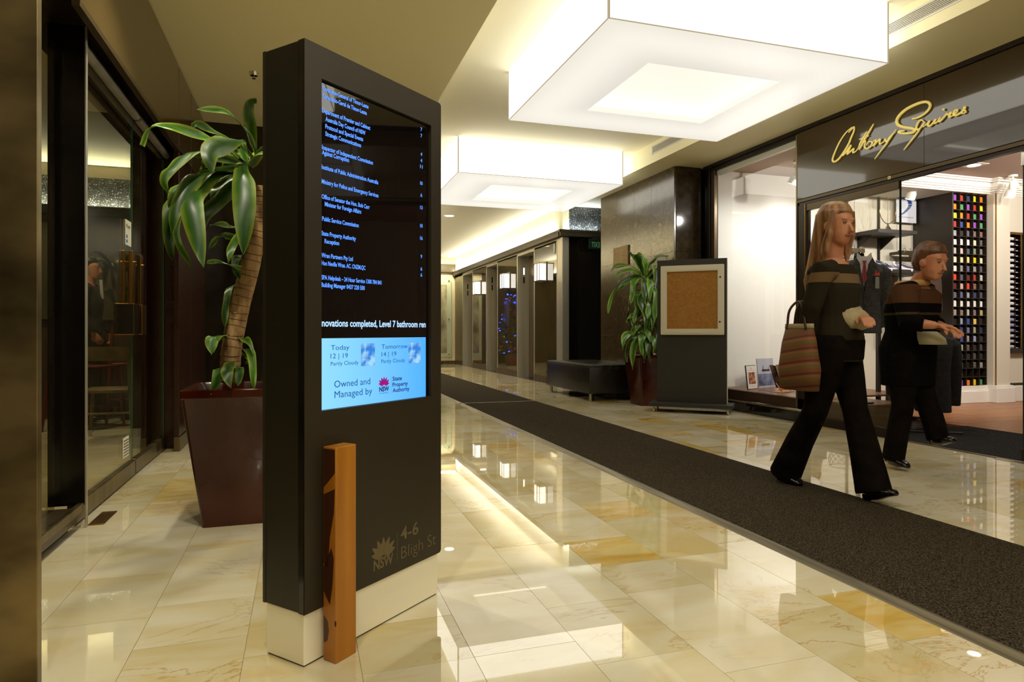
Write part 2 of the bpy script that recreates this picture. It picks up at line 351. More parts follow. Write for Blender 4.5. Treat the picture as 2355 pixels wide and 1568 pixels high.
# cafe floor
bm = B(); lay = bm.faces.layers.float.new('rnd'); y = 1.0
while y < 10.5:
    x = -4.0
    while x < -1.09: tile_bm(bm, (x, min(x + .48, -1.08), y, y + .32, R.random() < .08), lay); x += .48
    y += .32
cf = struct('floor', box(B(), -4.1, -1.2, 1, 10.6, -.06, -.004), M_grout)
o = obj('far_tiles', bm, [M_tile, M_ochre], cf); o['kind'] = 'stuff'

# ------------------------------------------------------------------ ceilings
ZS, ZC, ZF = 3.075, 3.33, 3.12
struct('ceiling', box(B(), -1.3, 1.19, -4, 7.35, ZS, ZS + .4), M_soffit)                      # low left soffit
struct('ceiling', box(B(), 1.0, 4.4, -4, 10.45, ZC, ZC + .1), M_ceil)                        # raised coffer
bm = box(B(), 4.2, 5.1, -4, 9.5, ZS, ZS + .4); soff = struct('ceiling', bm, M_soffit)
struct('ceiling', box(B(), 1.15, 5.1, 10.4, 18.95, ZF, ZF + .4), M_ceil)
struct('ceiling', box(B(), 4.2, 5.1, 9.5, 10.4, ZF, ZF + .4), M_ceil)

# ------------------------------------------------------------------ walls of the corridor
struct('wall_back', box(B(), -1.3, 5.1, -4.1, -4, 0, 3.5), M_cream)
# left: header fascia in three joined panels, recessed doors below
wl = struct('wall_left', box(B(), -1.3, -.95, 3.3, 7.35, 2.43, 3.075), M_dkframe)
for a, b in ((3.3, 5.726), (5.738, 6.322), (6.334, 7.235)):
    obj('fascia_panel', box(B(), -.95, -.93, a, b, 2.405, 3.045, .003), M_hdr, wl)
obj('lower_trim', box(B(), -.96, -.925, 3.3, 5.73, 2.375, 2.405, .002), M_frame, wl)
for a, b in ((5.738, 6.322), (6.334, 7.235)):
    obj('wall_panel', box(B(), -.97, -.93, a, b, .12, 2.40, .003), M_redbrown, wl)
obj('kick_strip', box(B(), -.97, -.925, 5.74, 7.235, 0, .115, .003), M_bsteel, wl)
obj('jamb_panel', box(B(), -1.16, -.97, 5.9, 5.99, 0, 2.4, .002), M_redbrown, wl)
obj('threshold_plate', box(B(), -1.10, -.99, 5.88, 6.06, 0, .006, .002), M_brass, wl)
obj('threshold_plate', box(B(), -1.0, -.93, 3.68, 3.92, 0, .006, .002), M_brass, wl)
struct('wall_left', box(B(), -1.16, -1.004, 3.65, 3.69, .11, 3.07, .002), M_black)
struct('trim_1', box(B(), -1.004, -.996, 3.648, 3.665, 0, 3.07, .001), M_steel)
# raised window sill near the camera, on the left
sl = struct('window_1', box(B(), -1.22, -1.02, 1.9, 3.6, .04, .11, .004), M_frame)
obj('sill_front', box(B(), -1.03, -1.005, 1.9, 3.64, .085, .125, .003), M_bsteel, sl)
obj('sill_base', box(B(), -1.15, -1.06, 1.9, 3.6, 0, .05), M_dkframe, sl)
obj('pane', box(B(), -1.125, -1.115, 1.9, 3.6, .11, 3.07), M_glassd, sl)
# near metal-clad pillar at the picture edge
struct('pillar', box(B(), -1.15, -.664, 2.02, 2.05, 0, 3.075, .002), vary(mat('painted_reflection_steel', (120, 104, 78), .3, .85), (62, 52, 32), (184, 162, 116), 2.4, lo=.3, hi=.78, rough=(.25, .45), stretch=(1, 1, 1.6)))  # blotches of reflected light painted into the cladding colour
# black stone wall closing the left bay
wlf2 = struct('wall_left_lobby', box(B(), 1.30, 1.33, 7.45, 18.8, 0, 2.586), M_granite2)
wb = struct('wall_far', box(B(), -1.3, 1.19, 7.24, 7.4, 0, 3.075), M_gblack)
struct('wall_left_far', box(B(), 1.15, 1.30, 7.24, 18.8, 0, 3.4), M_cream)
struct('trim_2', box(B(), 1.30, 1.37, 10.4, 18.8, 2.586, 2.69), M_ledge)
bm = B(); tube(bm, [(-.967, 7.205, .92), (-.967, 7.205, 1.38)], .011, 10)
for z in (.96, 1.34): tube(bm, [(-.967, 7.205, z), (-.967, 7.24, z)], .007, 8)
obj('door_handle', bm, M_brass, wb, True)

# glass door pair on the left
dr = struct('door_1', box(B(), -1.09, -1.05, 3.68, 5.89, 2.39, 2.43), M_dkframe)
def leaf(y0, y1):
    p = obj('door_leaf', box(B(), -1.075, -1.065, y0, y1, .105, 2.345), M_glassd, dr)
    obj('bottom_rail', box(B(), -1.092, -1.048, y0, y1, .012, .108, .004), M_bsteel, p)
    bm = B(); tube(bm, [(-1.04, y0 + .02, 2.365), (-1.04, y1 - .02, 2.365)], .026, 12); obj('top_rail', bm, M_steel, p, True)
    e = obj('glass_edge', box(B(), -1.076, -1.064, y1 - .006, y1, .105, 2.345), M_edge, p)
    return p
l1, l2 = leaf(3.69, 4.86), leaf(4.875, 5.885)
for lf, y in ((l1, 4.76), (l2, 4.98)):
    for xx in (-1.045, -1.1):
        obj('pull_bar', box(B(), xx - .012, xx + .012, y - .035, y + .035, 1.13 if y < 4.8 else 1.10, 1.47, .003), M_brass, lf)
        obj('pull_plate', box(B(), xx - .03, xx + .03, y - .085, y + .05, .93, 1.13, .004), M_brass, lf)
        if y < 4.8:
            obj('pull_cover', box(B(), xx - .026, xx + .026, y - .088, y - .084, .935, 1.125), M_black, lf)
            obj('pull_cover', box(B(), xx - .032, xx + .032, y - .08, y + .045, .935, 1.125), M_black, lf)
    bm = B()
    for z in (.96, 1.1, 1.4): tube(bm, [(-1.12, y, z), (-1.02, y, z)], .006, 8)
    obj('fixing', bm, M_brass, lf, True)
M_sticker = mat('white_sticker', (225, 222, 205), .6); M_blue = mat('print_blue', (40, 90, 190), .6); M_ink = mat('print_black', (20, 20, 20), .6)

# ------------------------------------------------------------------ text helper: flat lettering fitted to a rectangle
def text_mesh(s, depth=0.0, spacing=1.0, bold=0):
    cu = bpy.data.curves.new('lettering', 'FONT'); cu.body = s; cu.extrude = depth; cu.space_character = spacing; cu.offset = bold; cu.resolution_u = 3
    o = bpy.data.objects.new('tmp', cu); C.objects.link(o); bpy.context.view_layer.update()
    me = bpy.data.meshes.new_from_object(o.evaluated_get(bpy.context.evaluated_depsgraph_get()))
    bpy.data.objects.remove(o); return me
def text(name, s, m, parent, org, ax, up, width, zref='fit', height=None, depth=.0006, bold=0, spacing=1.0):
    """org: lower-left of the text box; ax, up unit vectors; cap height = height (measured on an H), width fitted"""
    me = text_mesh(s, 0, spacing, bold)
    xs = [v.co.x for v in me.vertices]; x0, x1 = min(xs), max(xs)
    ax, up = Vector(ax), Vector(up); nrm = ax.cross(up); sx = width / (x1 - x0); sy = height / .70
    bm = B(); bm.from_mesh(me); bpy.data.meshes.remove(me)
    for v in bm.verts: v.co = Vector(org) + ax * ((v.co.x - x0) * sx) + up * (v.co.y * sy) + nrm * depth
    me = bpy.data.meshes.new(name); bm.to_mesh(me); bm.free(); me.materials.append(m)
    o = bpy.data.objects.new(name, me); C.objects.link(o); o.parent = parent; return o
# stickers on the glass
st = obj('sticker', box(B(), -1.062, -1.059, 4.66, 4.80, 1.50, 1.66), M_sticker, l1)
text('lettering', 'Push', M_ink, st, (-1.0585, 4.675, 1.61), (0, 1, 0), (0, 0, 1), .09, height=.024)
for z in (1.515, 1.545): obj('blue_mark', box(B(), -1.0588, -1.0582, 4.675, 4.705, z, z + .02), M_blue, st)
st = obj('sticker', box(B(), -1.062, -1.059, 4.60, 4.74, .16, .285), M_sticker, l1)
for k in range(6): obj('printed_line', box(B(), -1.0588, -1.0582, 4.61, 4.73, .172 + k * .018, .178 + k * .018), M_ink, st)

# ------------------------------------------------------------------ lift lobby wall on the right, far
XE = 4.27
def slab(y0, y1, z0=0, z1=2.586): return box(B(), XE, XE + .25, y0, y1, z0, z1)
we = struct('wall_right_far', box(B(), XE, 5.1, 10.69, 18.85, 2.53, ZF), mat('pale_wall_paint', (238, 232, 214), .7))
obj('corner_post', box(B(), XE - .005, XE + .12, 10.45, 10.69, 0, 2.586, .004), M_steel, we)
obj('corner_post_top', box(B(), XE - .002, XE + .12, 10.45, 10.69, 2.69, ZF), M_soffit, we)
for y0, y1 in ((10.70, 11.885), (12.935, 14.395), (15.335, 16.695)):
    p = obj('glass_panel', box(B(), XE, XE + .4, y0, y1, .13, 2.56, .003), M_liftglass, we)
    obj('steel_edge', box(B(), XE - .006, XE + .02, y0, y0 + .018, .0, 2.57), M_steel, p)
    obj('steel_edge', box(B(), XE - .006, XE + .02, y1 - .018, y1, .0, 2.57), M_steel, p)
    obj('base_rail', box(B(), XE - .008, XE + .4, y0, y1, .0, .13, .003), M_bsteel, p)
obj('end_panel', box(B(), XE, XE + .4, 17.80, 18.8, 0, 2.586, .003), M_bsteel, we)
obj('header_band', box(B(), XE + .005, XE + .4, 10.69, 18.8, 2.56, 2.586), M_dkframe, we)
for i, (y0, y1) in enumerate(((11.885, 12.935), (14.395, 15.335), (16.695, 17.80))):
    d = struct('door_%d' % (i + 2), box(B(), XE + .27, XE + .30, y0, y1, 0, 2.52), mat('lift_door_dark', (36, 32, 22), .2, .6))
    obj('door_leaf', box(B(), XE + .245, XE + .27, y0 + .02, (y0 + y1) / 2 - .003, .01, 2.5, .002), M_bsteel, d)
    obj('door_leaf', box(B(), XE + .245, XE + .27, (y0 + y1) / 2 + .003, y1 - .02, .01, 2.5, .002), M_bsteel, d)
    obj('jamb', box(B(), XE - .004, XE + .26, y1 - .03, y1, 0, 2.54, .003), M_steel, d)
    obj('jamb', box(B(), XE - .004, XE + .26, y0, y0 + .03, 0, 2.54, .003), M_steel, d)
    obj('head_panel', box(B(), XE - .004, XE + .26, y0, y1, 2.51, 2.56, .003), M_steel, d)
    obj('threshold', box(B(), XE, XE + .26, y0, y1, 0, .006), M_chrome, d)
    lit = emis('lit_indicator', (255, 240, 200), 3) if i == 0 else M_black
    obj('indicator_slot', box(B(), XE + .12, XE + .15, y1 - .033, y1 - .029, 2.14, 2.28), lit, d)
    obj('indicator_slot', box(B(), XE + .12, XE + .15, y1 - .033, y1 - .029, 1.96, 2.09), M_black, d)
lg = struct('trim_3', box(B(), 4.19, 4.27, 10.40, 18.8, 2.586, 2.69, .004), M_ledge)
obj('ledge_return', box(B(), 4.19, 5.1, 10.36, 10.45, 2.586, 2.69, .004), M_ledge, lg)
obj('ledge_lip', box(B(), 4.185, 4.20, 10.355, 18.8, 2.66, 2.70), M_ledge, lg)
obj('ledge_lip', box(B(), 4.185, 5.1, 10.355, 10.37, 2.66, 2.70), M_ledge, lg)
wr = struct('wall_return', box(B(), XE + .12, 5.1, 10.47, 10.69, 0, 2.586), M_gblack)
obj('speckled_panel', box(B(), XE + .06, 5.1, 10.46, 10.69, 2.69, ZF), M_gspeck, wr)
# end wall with the framed glass picture
en = struct('wall_end', box(B(), 1.2, 4.6, 18.8, 18.95, 0, 3.12), M_cream)
obj('stone_cladding', box(B(), 1.2, 3.45, 18.78, 18.8, 0, 2.68), M_granite2, en)
obj('ledge', box(B(), 1.2, XE, 18.70, 18.8, 2.68, 2.92, .004), M_ledge, en)
obj('baseboard', box(B(), 1.2, XE, 18.785, 18.8, 0, .1), M_bsteel, en)
t = thing('glass_picture', 'tall frosted glass picture panel fixed to the cream end wall', 'picture', (3.75, 18.76, .22))
obj('glass_sheet', box(B(), -.25, .40, -.01, .0, 0, 2.29), mat('pale_green_glass', (196, 204, 168), .08, spec=.8), t)
obj('photo_print', box(B(), -.2, .27, -.012, -.0105, .1, 2.1), vary(mat('misty_print', (168, 160, 120), .3), (96, 88, 58), (196, 188, 150), 2.2, stretch=(1, 1, .8), detail=8), t)
for z in (.07, 1.1, 2.22):
    bm = B(); tube(bm, [(.33, -.035, z), (.33, .03, z)], .018, 12); obj('standoff_bolt', bm, M_chrome, t, True)
area('picture_light', (3.8, 18.45, 3.08), (.8, .1), 10, WARM)

# granite pier between the lobby and the shop
XP = 4.54
pr = struct('pillar', box(B(), XP + .02, 5.0, 7.36, 9.48, 0, ZS), M_gblack)
pz = [0, .9, 1.98, ZS]; py_ = [7.34, 7.92, 8.40, 8.95, 9.5]
for y0, y1 in zip(py_, py_[1:]):
    for z0, z1 in zip(pz, pz[1:]):
        obj('stone_panel', box(B(), XP, XP + .03, y0 + .001, y1 - .001, z0 + .001, z1 - .001, .0015), M_granite, pr)
for z0, z1 in zip(pz, pz[1:]):
    obj('stone_panel', box(B(), XP + .031, 4.93, 7.33, 7.36, z0 + .001, z1 - .001, .0015), M_granite2, pr)
# bronze plaque
t = thing('wall_plaque', 'small bronze plaque with raised lettering on the dark granite pier', 'plaque', (XP, 8.79, 2.07))
obj('plate', box(B(), -.02, 0, -.235, .235, -.15, .15, .003), mat('bronze', (122, 98, 62), .45, .5), t)
for k, (z, wd) in enumerate(((.09, .3), (.045, .06), (.0, .36), (-.035, .12), (-.07, .34), (-.11, .2))):
    n = int(wd / .03); bm = B()
    for q in range(n): box(bm, -.023, -.02, -wd / 2 + q * .03, -wd / 2 + q * .03 + .02, z - .007, z + .007)
    obj('raised_lettering', bm, M_bsteel, t)
# green exit sign, seen from behind through its acrylic
t = thing('exit_sign', 'green exit sign hanging in the dark recess beside the pier', 'sign', (4.80, 10.25, 2.37))
obj('acrylic_plate', box(B(), -.13, .12, -.006, .006, 0, .15, .002), emis('exit_green', (12, 60, 24), .12), t)
text('lettering', 'EXIT', emis('exit_white', (130, 190, 130), .25), t, (.07, -.008, .03), (-1, 0, 0), (0, 0, 1), .15, height=.09)
bm = B(); box(bm, -.13, .12, -.015, .015, .15, .17); box(bm, -.06, .06, -.008, .008, .17, .21); box(bm, -.06, .06, -.008, .12, .205, .214)
obj('hanger', bm, M_blackm, t)

# ------------------------------------------------------------------ ceiling fittings
def lightbox(yc, label, lamp=1.0):
    t = thing('ceiling_light_box', label, 'ceiling light', (2.915, yc, 2.888), 0, 'square light boxes in the coffer')
    side_, ring_, inner_ = (M_side, M_ring, M_inner) if lamp == 1 else (emis('opal_acrylic_side_fill', (255, 244, 216), lamp), emis('opal_acrylic_underside_fill', BOXC, lamp), emis('opal_acrylic_inner_fill', (255, 249, 230), lamp))
    hx, hy, H = 1.11, 1.02, .437; g = .003; ix0, ix1, iy0, iy1 = -.565, .485, -.49, .49
    ix0, ix1 = -.54, .62; iy0, iy1 = -.5, .57
    for s in (-1, 1):
        obj('side_panel', box(B(), s * hx - .006, s * hx + .006, -hy + g, hy - g, .004, H), side_, t)
        obj('side_panel', box(B(), -hx + g, hx - g, s * hy - .006, s * hy + .006, .004, H), side_, t)
    bm = B()
    for a in ((-hx, ix0, -hy, hy), (ix1, hx, -hy, hy), (ix0, ix1, -hy, iy0), (ix0, ix1, iy1, hy)): box(bm, *a, 0, .004)
    bmesh.ops.remove_doubles(bm, verts=bm.verts[:], dist=1e-5)
    obj('underside_panel', bm, ring_, t)
    obj('inner_panel', box(B(), ix0 - .1, ix1 + .1, iy0 - .1, iy1 + .1, .115, .125), inner_, t)
    bm = B()
    for a in ((ix0 - .006, ix0, iy0, iy1), (ix1, ix1 + .006, iy0, iy1), (ix0, ix1, iy0 - .006, iy0), (ix0, ix1, iy1, iy1 + .006)): box(bm, *a, .004, .05)
    obj('inner_rim', bm, inner_, t)
    bm = B()
    for a in ((ix0 - .05, ix0 + .42, iy0 - .02, iy0 + .15), (ix0 + .42, ix0 + .50, iy0 - .02, iy0 + .10)): box(bm, *a, .09, .10)
    obj('bracket', bm, mat('bracket_white', (225, 215, 190), .5), t)
    for p in ((.10, .12), (.39, .13), (.47, .08)):
        bm = B(); tube(bm, [(ix0 + p[0], iy0 + p[1], .082), (ix0 + p[0], iy0 + p[1], .09)], .009, 8); obj('screw', bm, M_brass, t)
    bm = B()
    for a in ((-hx - .007, -hx + .0, -hy, hy), (hx - .0, hx + .007, -hy, hy), (-hx, hx, -hy - .007, -hy + .0), (-hx, hx, hy - .0, hy + .007)): box(bm, *a, -.001, .0045)
    for sx in (-1, 1):
        for sy in (-1, 1): box(bm, sx * hx - .007, sx * hx + .007, sy * hy - .007, sy * hy + .007, 0, H)
    obj('seam', bm, M_seam, t)
    return t
lightbox(4.685, 'large glowing white square light box nearest on the ceiling, top right')
lightbox(8.785, 'second glowing white square light box further down the corridor ceiling')
lightbox(.58, 'unseen square light box above the near corridor end, over-bright as fill light', 2.3)  # out of view, glow raised to serve as fill light
lightbox(-2.9, 'unseen square light box added behind the near corridor end as fill light', 5.5)  # added out of view to brighten the corridor
def grille(name, y0, y1, z0, z1, label):
    t = thing(name, label, 'air vent', (4.2, (y0 + y1) / 2, (z0 + z1) / 2)); h = (y1 - y0) / 2; v = (z1 - z0) / 2
    bm = B(); box(bm, -.006, 0, -h, h, -v, -v + .012); box(bm, -.006, 0, -h, h, v - .012, v); box(bm, -.006, 0, -h, -h + .012, -v, v); box(bm, -.006, 0, h - .012, h, -v, v)
    obj('frame', bm, M_white_e, t); obj('backing', box(B(), -.001, 0, -h, h, -v, v), mat('vent_dark', (60, 50, 34), .8), t)
    n = 7
    for k in range(n):
        z = -v + .018 + (2 * v - .036) * k / (n - 1); obj('slat', box(B(), -.008, -.001, -h + .012, h - .012, z - .0025, z + .0025), M_white_e, t)
    return t
grille('air_vent', 2.6, 3.86, 3.165, 3.275, 'long white slotted air vent in the bulkhead above the shop sign')
grille('air_vent', 6.3, 7.3, 3.18, 3.285, 'small white slotted air vent showing between the two light boxes')
def downlight(x, y, z, label, r=.055, e=6):
    t = thing('downlight', label, 'ceiling light', (x, y, z)); bm = B()
    rings = [[bm.verts.new((rr * cos(2 * pi * k / 20), rr * sin(2 * pi * k / 20), zz)) for k in range(20)] for rr, zz in ((r + .014, 0), (r + .012, -.005), (r, -.005), (r - .004, 0))]
    loftrings(bm, rings, False); obj('trim_ring', bm, M_white_e, t, True)
    bm = B(); tube(bm, [(0, 0, -.001), (0, 0, -.004)], r - .004, 20); obj('lens', bm, emis('lamp_lens', (255, 240, 205), e), t)
    return t
downlight(2.62, 12.0, ZF, 'round downlight in the lobby ceiling just beyond the second light box', .09)
downlight(2.62, 15.5, ZF, 'round downlight in the far lobby ceiling')
downlight(-.15, 1.2, ZS, 'unseen fill downlight added in the low ceiling over the near corridor')  # this and the next four: unseen fittings added for the fill lamps
downlight(-.35, 2.4, ZS, 'unseen fill downlight added in the low ceiling in front of the glass doors')
downlight(-.35, 3.6, ZS, 'unseen fill downlight added in the low ceiling above the large planter')
downlight(-.3, -.6, ZS, 'unseen fill downlight added in the low ceiling behind the near end of the corridor')
downlight(.2, 6.0, ZS, 'unseen fill downlight added in the low ceiling behind the directory')
bm = B(); tube(bm, [(0, 0, 0), (0, 0, -.03)], [.035, .03], 12); tube(bm, [(0, 0, -.03), (0, 0, -.05)], .006, 8); tube(bm, [(0, 0, -.05), (0, 0, -.053)], .016, 12)
o = obj('sprinkler_head', bm, M_chrome, None, True, loc=tuple(onZ(584, 166, ZS))); tag(o, 'small chrome sprinkler head in the ceiling left of the directory', 'sprinkler')

# wall lamps between the lifts
def sconce(y, label):
    t = thing('wall_lamp', label, 'wall lamp', (XE - .006, y, 2.05), 0, 'glass box wall lamps between the lifts')
    f = emis('lamp_glass', (255, 246, 228), 2.2)
    obj('back_plate', box(B(), -.012, 0, -.17, .17, -.17, .19, .002), M_steel, t)
    obj('lamp_glass', box(B(), -.13, -.012, -.14, .14, -.15, .15, .004), f, t)
    for yy, bw in ((-.15, .005), (-.02, .014), (.15, .005)): obj('frame_bar', box(B(), -.136, -.128, yy - bw, yy + bw, -.16, .17), M_dkframe, t)
    for z in (-.165, .155): obj('frame_rail', box(B(), -.14, -.012, -.155, .155, z, z + .012), M_bsteel, t)
    return t
sconce(11.38, 'glowing box wall lamp on the glass panel nearest the bench')
sconce(13.6, 'glowing box wall lamp on the middle glass panel between the lifts')
sconce(16.0, 'glowing box wall lamp on the farthest glass panel between the lifts')
t = thing('lift_call_panel', 'slim steel call panel on the middle glass panel between the lifts', 'lift panel', (XE - .012, 13.68, 1.35))
obj('plate', box(B(), -.012, .012, -.11, .11, -.27, .27, .003), M_chrome, t)
obj('screen_strip', box(B(), -.014, -.012, -.04, .06, -.2, .2), M_blackm, t)
for z in (-.15, -.19): bm = B(); tube(bm, [(-.018, .0, z), (-.012, .0, z)], .012, 12); obj('button', bm, M_steel, t)
o = obj('small_sign', box(B(), -.006, 0, -.04, .04, -.09, .09, .002), M_sticker, None, loc=(XE - .002, 10.83, 2.42)); tag(o, 'small cream notice high on the nearest lift glass panel', 'sign')

# ------------------------------------------------------------------ runner carpet
M_carpet = vary(mat('charcoal_carpet', (60, 52, 40), .95, spec=.1), (22, 19, 14), (92, 80, 60), 230, detail=3, bump=.8, lo=.42, hi=.66, stretch=(1, .6, 1))
M_alu = vary(mat('dull_aluminium', (120, 110, 90), .42, .8), (100, 92, 74), (136, 126, 104), 40, stretch=(1, .05, 1))
for (ya, yb, lb) in ((1.0, 8.335, 'near charcoal ribbed runner mat stretching along the marble corridor'), (8.365, 14.6, 'far charcoal runner mat beyond the metal joint strip')):
    t = thing('runner_mat', lb, 'mat', (2.5, (ya + yb) / 2, 0)); h = (yb - ya) / 2
    obj('pile', box(B(), -.50, .507, -h, h, 0, .012, .002), M_carpet, t)
    bm = B(); prism(bm, [(-.552, 0), (-.546, .003), (-.508, .0135), (-.498, .0135), (-.498, 0)], 1, -h, h); obj('edge_strip', bm, M_alu, t)
    obj('rubber_edge', box(B(), .507, .515, -h, h, 0, .006), M_blackm, t)
o = obj('joint_strip', box(B(), -.53, .505, -.015, .015, 0, .014, .003), M_alu, None, loc=(2.5, 8.35, 0)); tag(o, 'thin metal strip joining the two runner mats', 'joint strip')

# ------------------------------------------------------------------ shop front
XS = 4.97
wf = struct('wall_shop_front', box(B(), XS, XS + .12, .2, 5.637, 2.335, ZS), M_dkframe)
for a, b in ((.2, 2.15), (2.153, 4.15), (4.153, 5.632)):
    obj('fascia_panel', box(B(), XS - .016, XS, a, b, 2.335, 3.03, .001), M_brown, wf)
obj('fascia_top_strip', box(B(), XS - .03, XS, .2, 7.30, 3.035, ZS), M_dkframe, wf)
obj('fascia_top_reveal', box(B(), XS - .005, XS + .12, 5.637, 7.3, 2.985, ZS), M_dkframe, wf)
obj('header_rail', box(B(), XS - .02, XS + .06, .2, 5.62, 2.297, 2.33, .003), M_frame, wf)
obj('header_track', box(B(), XS - .008, XS + .05, .2, 5.60, 2.27, 2.297), M_dkframe, wf)
tg = obj('number_tag', box(B(), XS - .024, XS - .02, 4.47, 4.50, 2.298, 2.328), mat('cream_tag', (220, 205, 150), .5), wf)
text('lettering', '2', M_ink, tg, (XS - .0245, 4.493, 2.303), (0, -1, 0), (0, 0, 1), .014, height=.018)
# shop window between pier and fascia
wn = struct('window_2', box(B(), XS - .02, XS + .06, 7.07, 7.14, .13, 2.985, .004), M_frame)
obj('jamb', box(B(), XS - .035, XS + .05, 7.15, 7.20, .0, 3.04, .004), M_dkframe, wn)
obj('jamb', box(B(), XS - .01, XS + .05, 7.20, 7.33, .0, 3.04), M_black, wn)
obj('jamb', box(B(), XS - .02, XS + .05, 5.622, 5.640, .13, 3.02, .002), M_bsteel, wn)
obj('window_pane', box(B(), XS + .005, XS + .013, 5.64, 7.07, .255, 2.985), M_glass, wn)
obj('head_channel', box(B(), XS + .02, XS + .07, 5.64, 7.07, 2.925, 2.985, .004), M_white_e, wn)
obj('sill_trim', box(B(), XS - .035, XS + .01, 5.50, 7.14, .118, .142, .004), M_chrome, wn)
obj('sill_board', box(B(), XS - .01, XS + .03, 5.50, 7.14, .142, .25), mat('walnut_dark', (58, 38, 24), .3), wn)
obj('stone_plinth', box(B(), XS - .025, XS + .03, 5.50, 7.14, 0, .116, .003), M_gblack, wn)
jb = struct('window_3', box(B(), XS - .01, XS + .05, 5.50, 5.62, 0, 2.27, .002), M_dkframe)
obj('post_edge', box(B(), XS - .014, XS + .0, 5.51, 5.52, 0, 2.27), M_brass, jb)
obj('window_pane', box(B(), XS + .005, XS + .017, 4.405, 5.50, .09, 2.22), M_glass, jb)
obj('top_rail', box(B(), XS - .006, XS + .028, 4.405, 5.50, 2.20, 2.27, .003), M_frame, jb)
obj('bottom_rail', box(B(), XS - .012, XS + .034, 4.405, 5.50, 0, .09, .003), M_dkframe, jb)
obj('glass_edge', box(B(), XS + .002, XS + .019, 4.398, 4.406, .0, 2.27), mat('dark_glass_edge', (26, 40, 32), .2), jb)
dg = struct('door_5', box(B(), XS + .003, XS + .015, 2.35, 3.37, .03, 2.26), M_glass)
obj('glass_edge', box(B(), XS + .001, XS + .017, 3.362, 3.376, .03, 2.26), mat('dark_glass_edge', (26, 40, 32)), dg)
obj('patch_fitting', box(B(), XS - .012, XS + .028, 3.2, 3.38, .012, .10, .004), M_dkframe, dg)
obj('patch_fitting', box(B(), XS - .012, XS + .028, 3.3, 3.38, 2.15, 2.25, .004), M_chrome, dg)
obj('floor_plate', box(B(), XS - .05, XS + .03, 3.05, 3.55, 0, .005, .002), M_chrome, dg)
# gold script lettering, traced as strokes on the fascia plane
sg = thing('shop_sign', 'gold handwritten script lettering across the glossy brown shop fascia', 'sign', (XS - .03, 4.4, 2.7))
M_gold = mat('pale_gold_glow', (250, 232, 150), .4, emit=(226, 200, 100), es=.3)  # slight glow added to the gold paint to brighten the letters
def stroke(pts, w0=.0085, closed=False, wd=None):
    q = [onX(1700 + a / 3.5954, b / 3.5954, XS - .03) - Vector((XS - .03, 4.4, 2.7)) for a, b in pts]
    P = spline(q, 5); n = len(P); rad = [w0 * (wd(i / (n - 1)) if wd else 1.15 * (.55 + .45 * sin(pi * min(1, max(0, i / (n - 1)))))) for i in range(n)]
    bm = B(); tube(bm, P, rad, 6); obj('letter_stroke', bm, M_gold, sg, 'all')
def spline(P, k=5):
    P = [Vector(p) for p in P]
    if len(P) < 3: return P
    out = []
    E = [P[0] * 2 - P[1]] + P + [P[-1] * 2 - P[-2]]
    for i in range(1, len(E) - 2):
        a, b, c, d = E[i - 1:i + 3]
        for j in range(k):
            t = j / k
            out.append(.5 * ((2 * b) + (c - a) * t + (2 * a - 5 * b + 4 * c - d) * t * t + (3 * b - a - 3 * c + d) * t ** 3))
    return out + [P[-1]]
for s, w_ in (([(905, 1095), (935, 1062), (950, 1050), (948, 1085), (925, 1140), (905, 1190), (862, 1262), (820, 1318), (785, 1338), (772, 1318), (790, 1262), (830, 1175), (880, 1100), (932, 1052)], .0085),
          ([(922, 1150), (893, 1210), (855, 1285), (880, 1262), (925, 1200), (905, 1245), (893, 1275), (925, 1248), (948, 1228), (940, 1262), (965, 1250), (990, 1215)], .0075),
          ([(1112, 1024), (1085, 1070), (1045, 1140), (1010, 1205), (990, 1240)], .0085), ([(1056, 1085), (1030, 1130), (1000, 1185), (985, 1228)], .007),
          ([(990, 1152), (1030, 1142), (1072, 1122)], .006), ([(1010, 1195), (1045, 1165), (1035, 1215), (1062, 1228), (1092, 1205), (1098, 1175), (1070, 1172), (1052, 1200)], .007),
          ([(1098, 1180), (1132, 1155), (1118, 1192), (1110, 1208), (1140, 1172), (1166, 1150), (1160, 1180), (1166, 1192), (1200, 1165)], .0075),
          ([(1200, 1165), (1208, 1148), (1218, 1172), (1240, 1140), (1268, 1105)], .007), ([(1296, 1070), (1265, 1118), (1215, 1190), (1165, 1255), (1120, 1315)], .0065),
          ([(1430, 982), (1470, 975), (1520, 950), (1562, 912), (1580, 872), (1560, 845), (1515, 845), (1450, 868), (1380, 905), (1325, 955), (1303, 1000), (1318, 1035), (1370, 1052), (1430, 1062), (1452, 1078), (1430, 1098), (1370, 1104), (1325, 1098), (1320, 1085), (1365, 1082)], .0115),
          ([(1528, 1005), (1500, 992), (1476, 1020), (1464, 1055), (1478, 1072), (1510, 1045), (1535, 1005)], .0075), ([(1535, 1005), (1505, 1050), (1455, 1120), (1400, 1190), (1360, 1240)], .0065),
          ([(1520, 1050), (1555, 1020), (1574, 998), (1560, 1035), (1580, 1040), (1610, 1008), (1626, 985), (1612, 1018), (1630, 1015), (1655, 985)], .0075),
          ([(1662, 968), (1648, 998), (1662, 1002), (1700, 960), (1712, 938)], .0075), ([(1716, 932), (1728, 950), (1752, 928), (1740, 955), (1735, 972), (1770, 955)], .0075),
          ([(1770, 955), (1795, 930), (1805, 908), (1782, 915), (1772, 945), (1790, 955), (1828, 935), (1852, 912), (1868, 890), (1862, 885), (1858, 905), (1872, 918), (1862, 935), (1832, 938)], .0078)):
    stroke(s, w_)
bm = B(); ball(bm, onX(1700 + 1690 / 3.5954, 905 / 3.5954, XS - .03) - Vector((XS - .03, 4.4, 2.7)), .010, 8, 6); obj('letter_dot', bm, M_gold, sg, 'all')

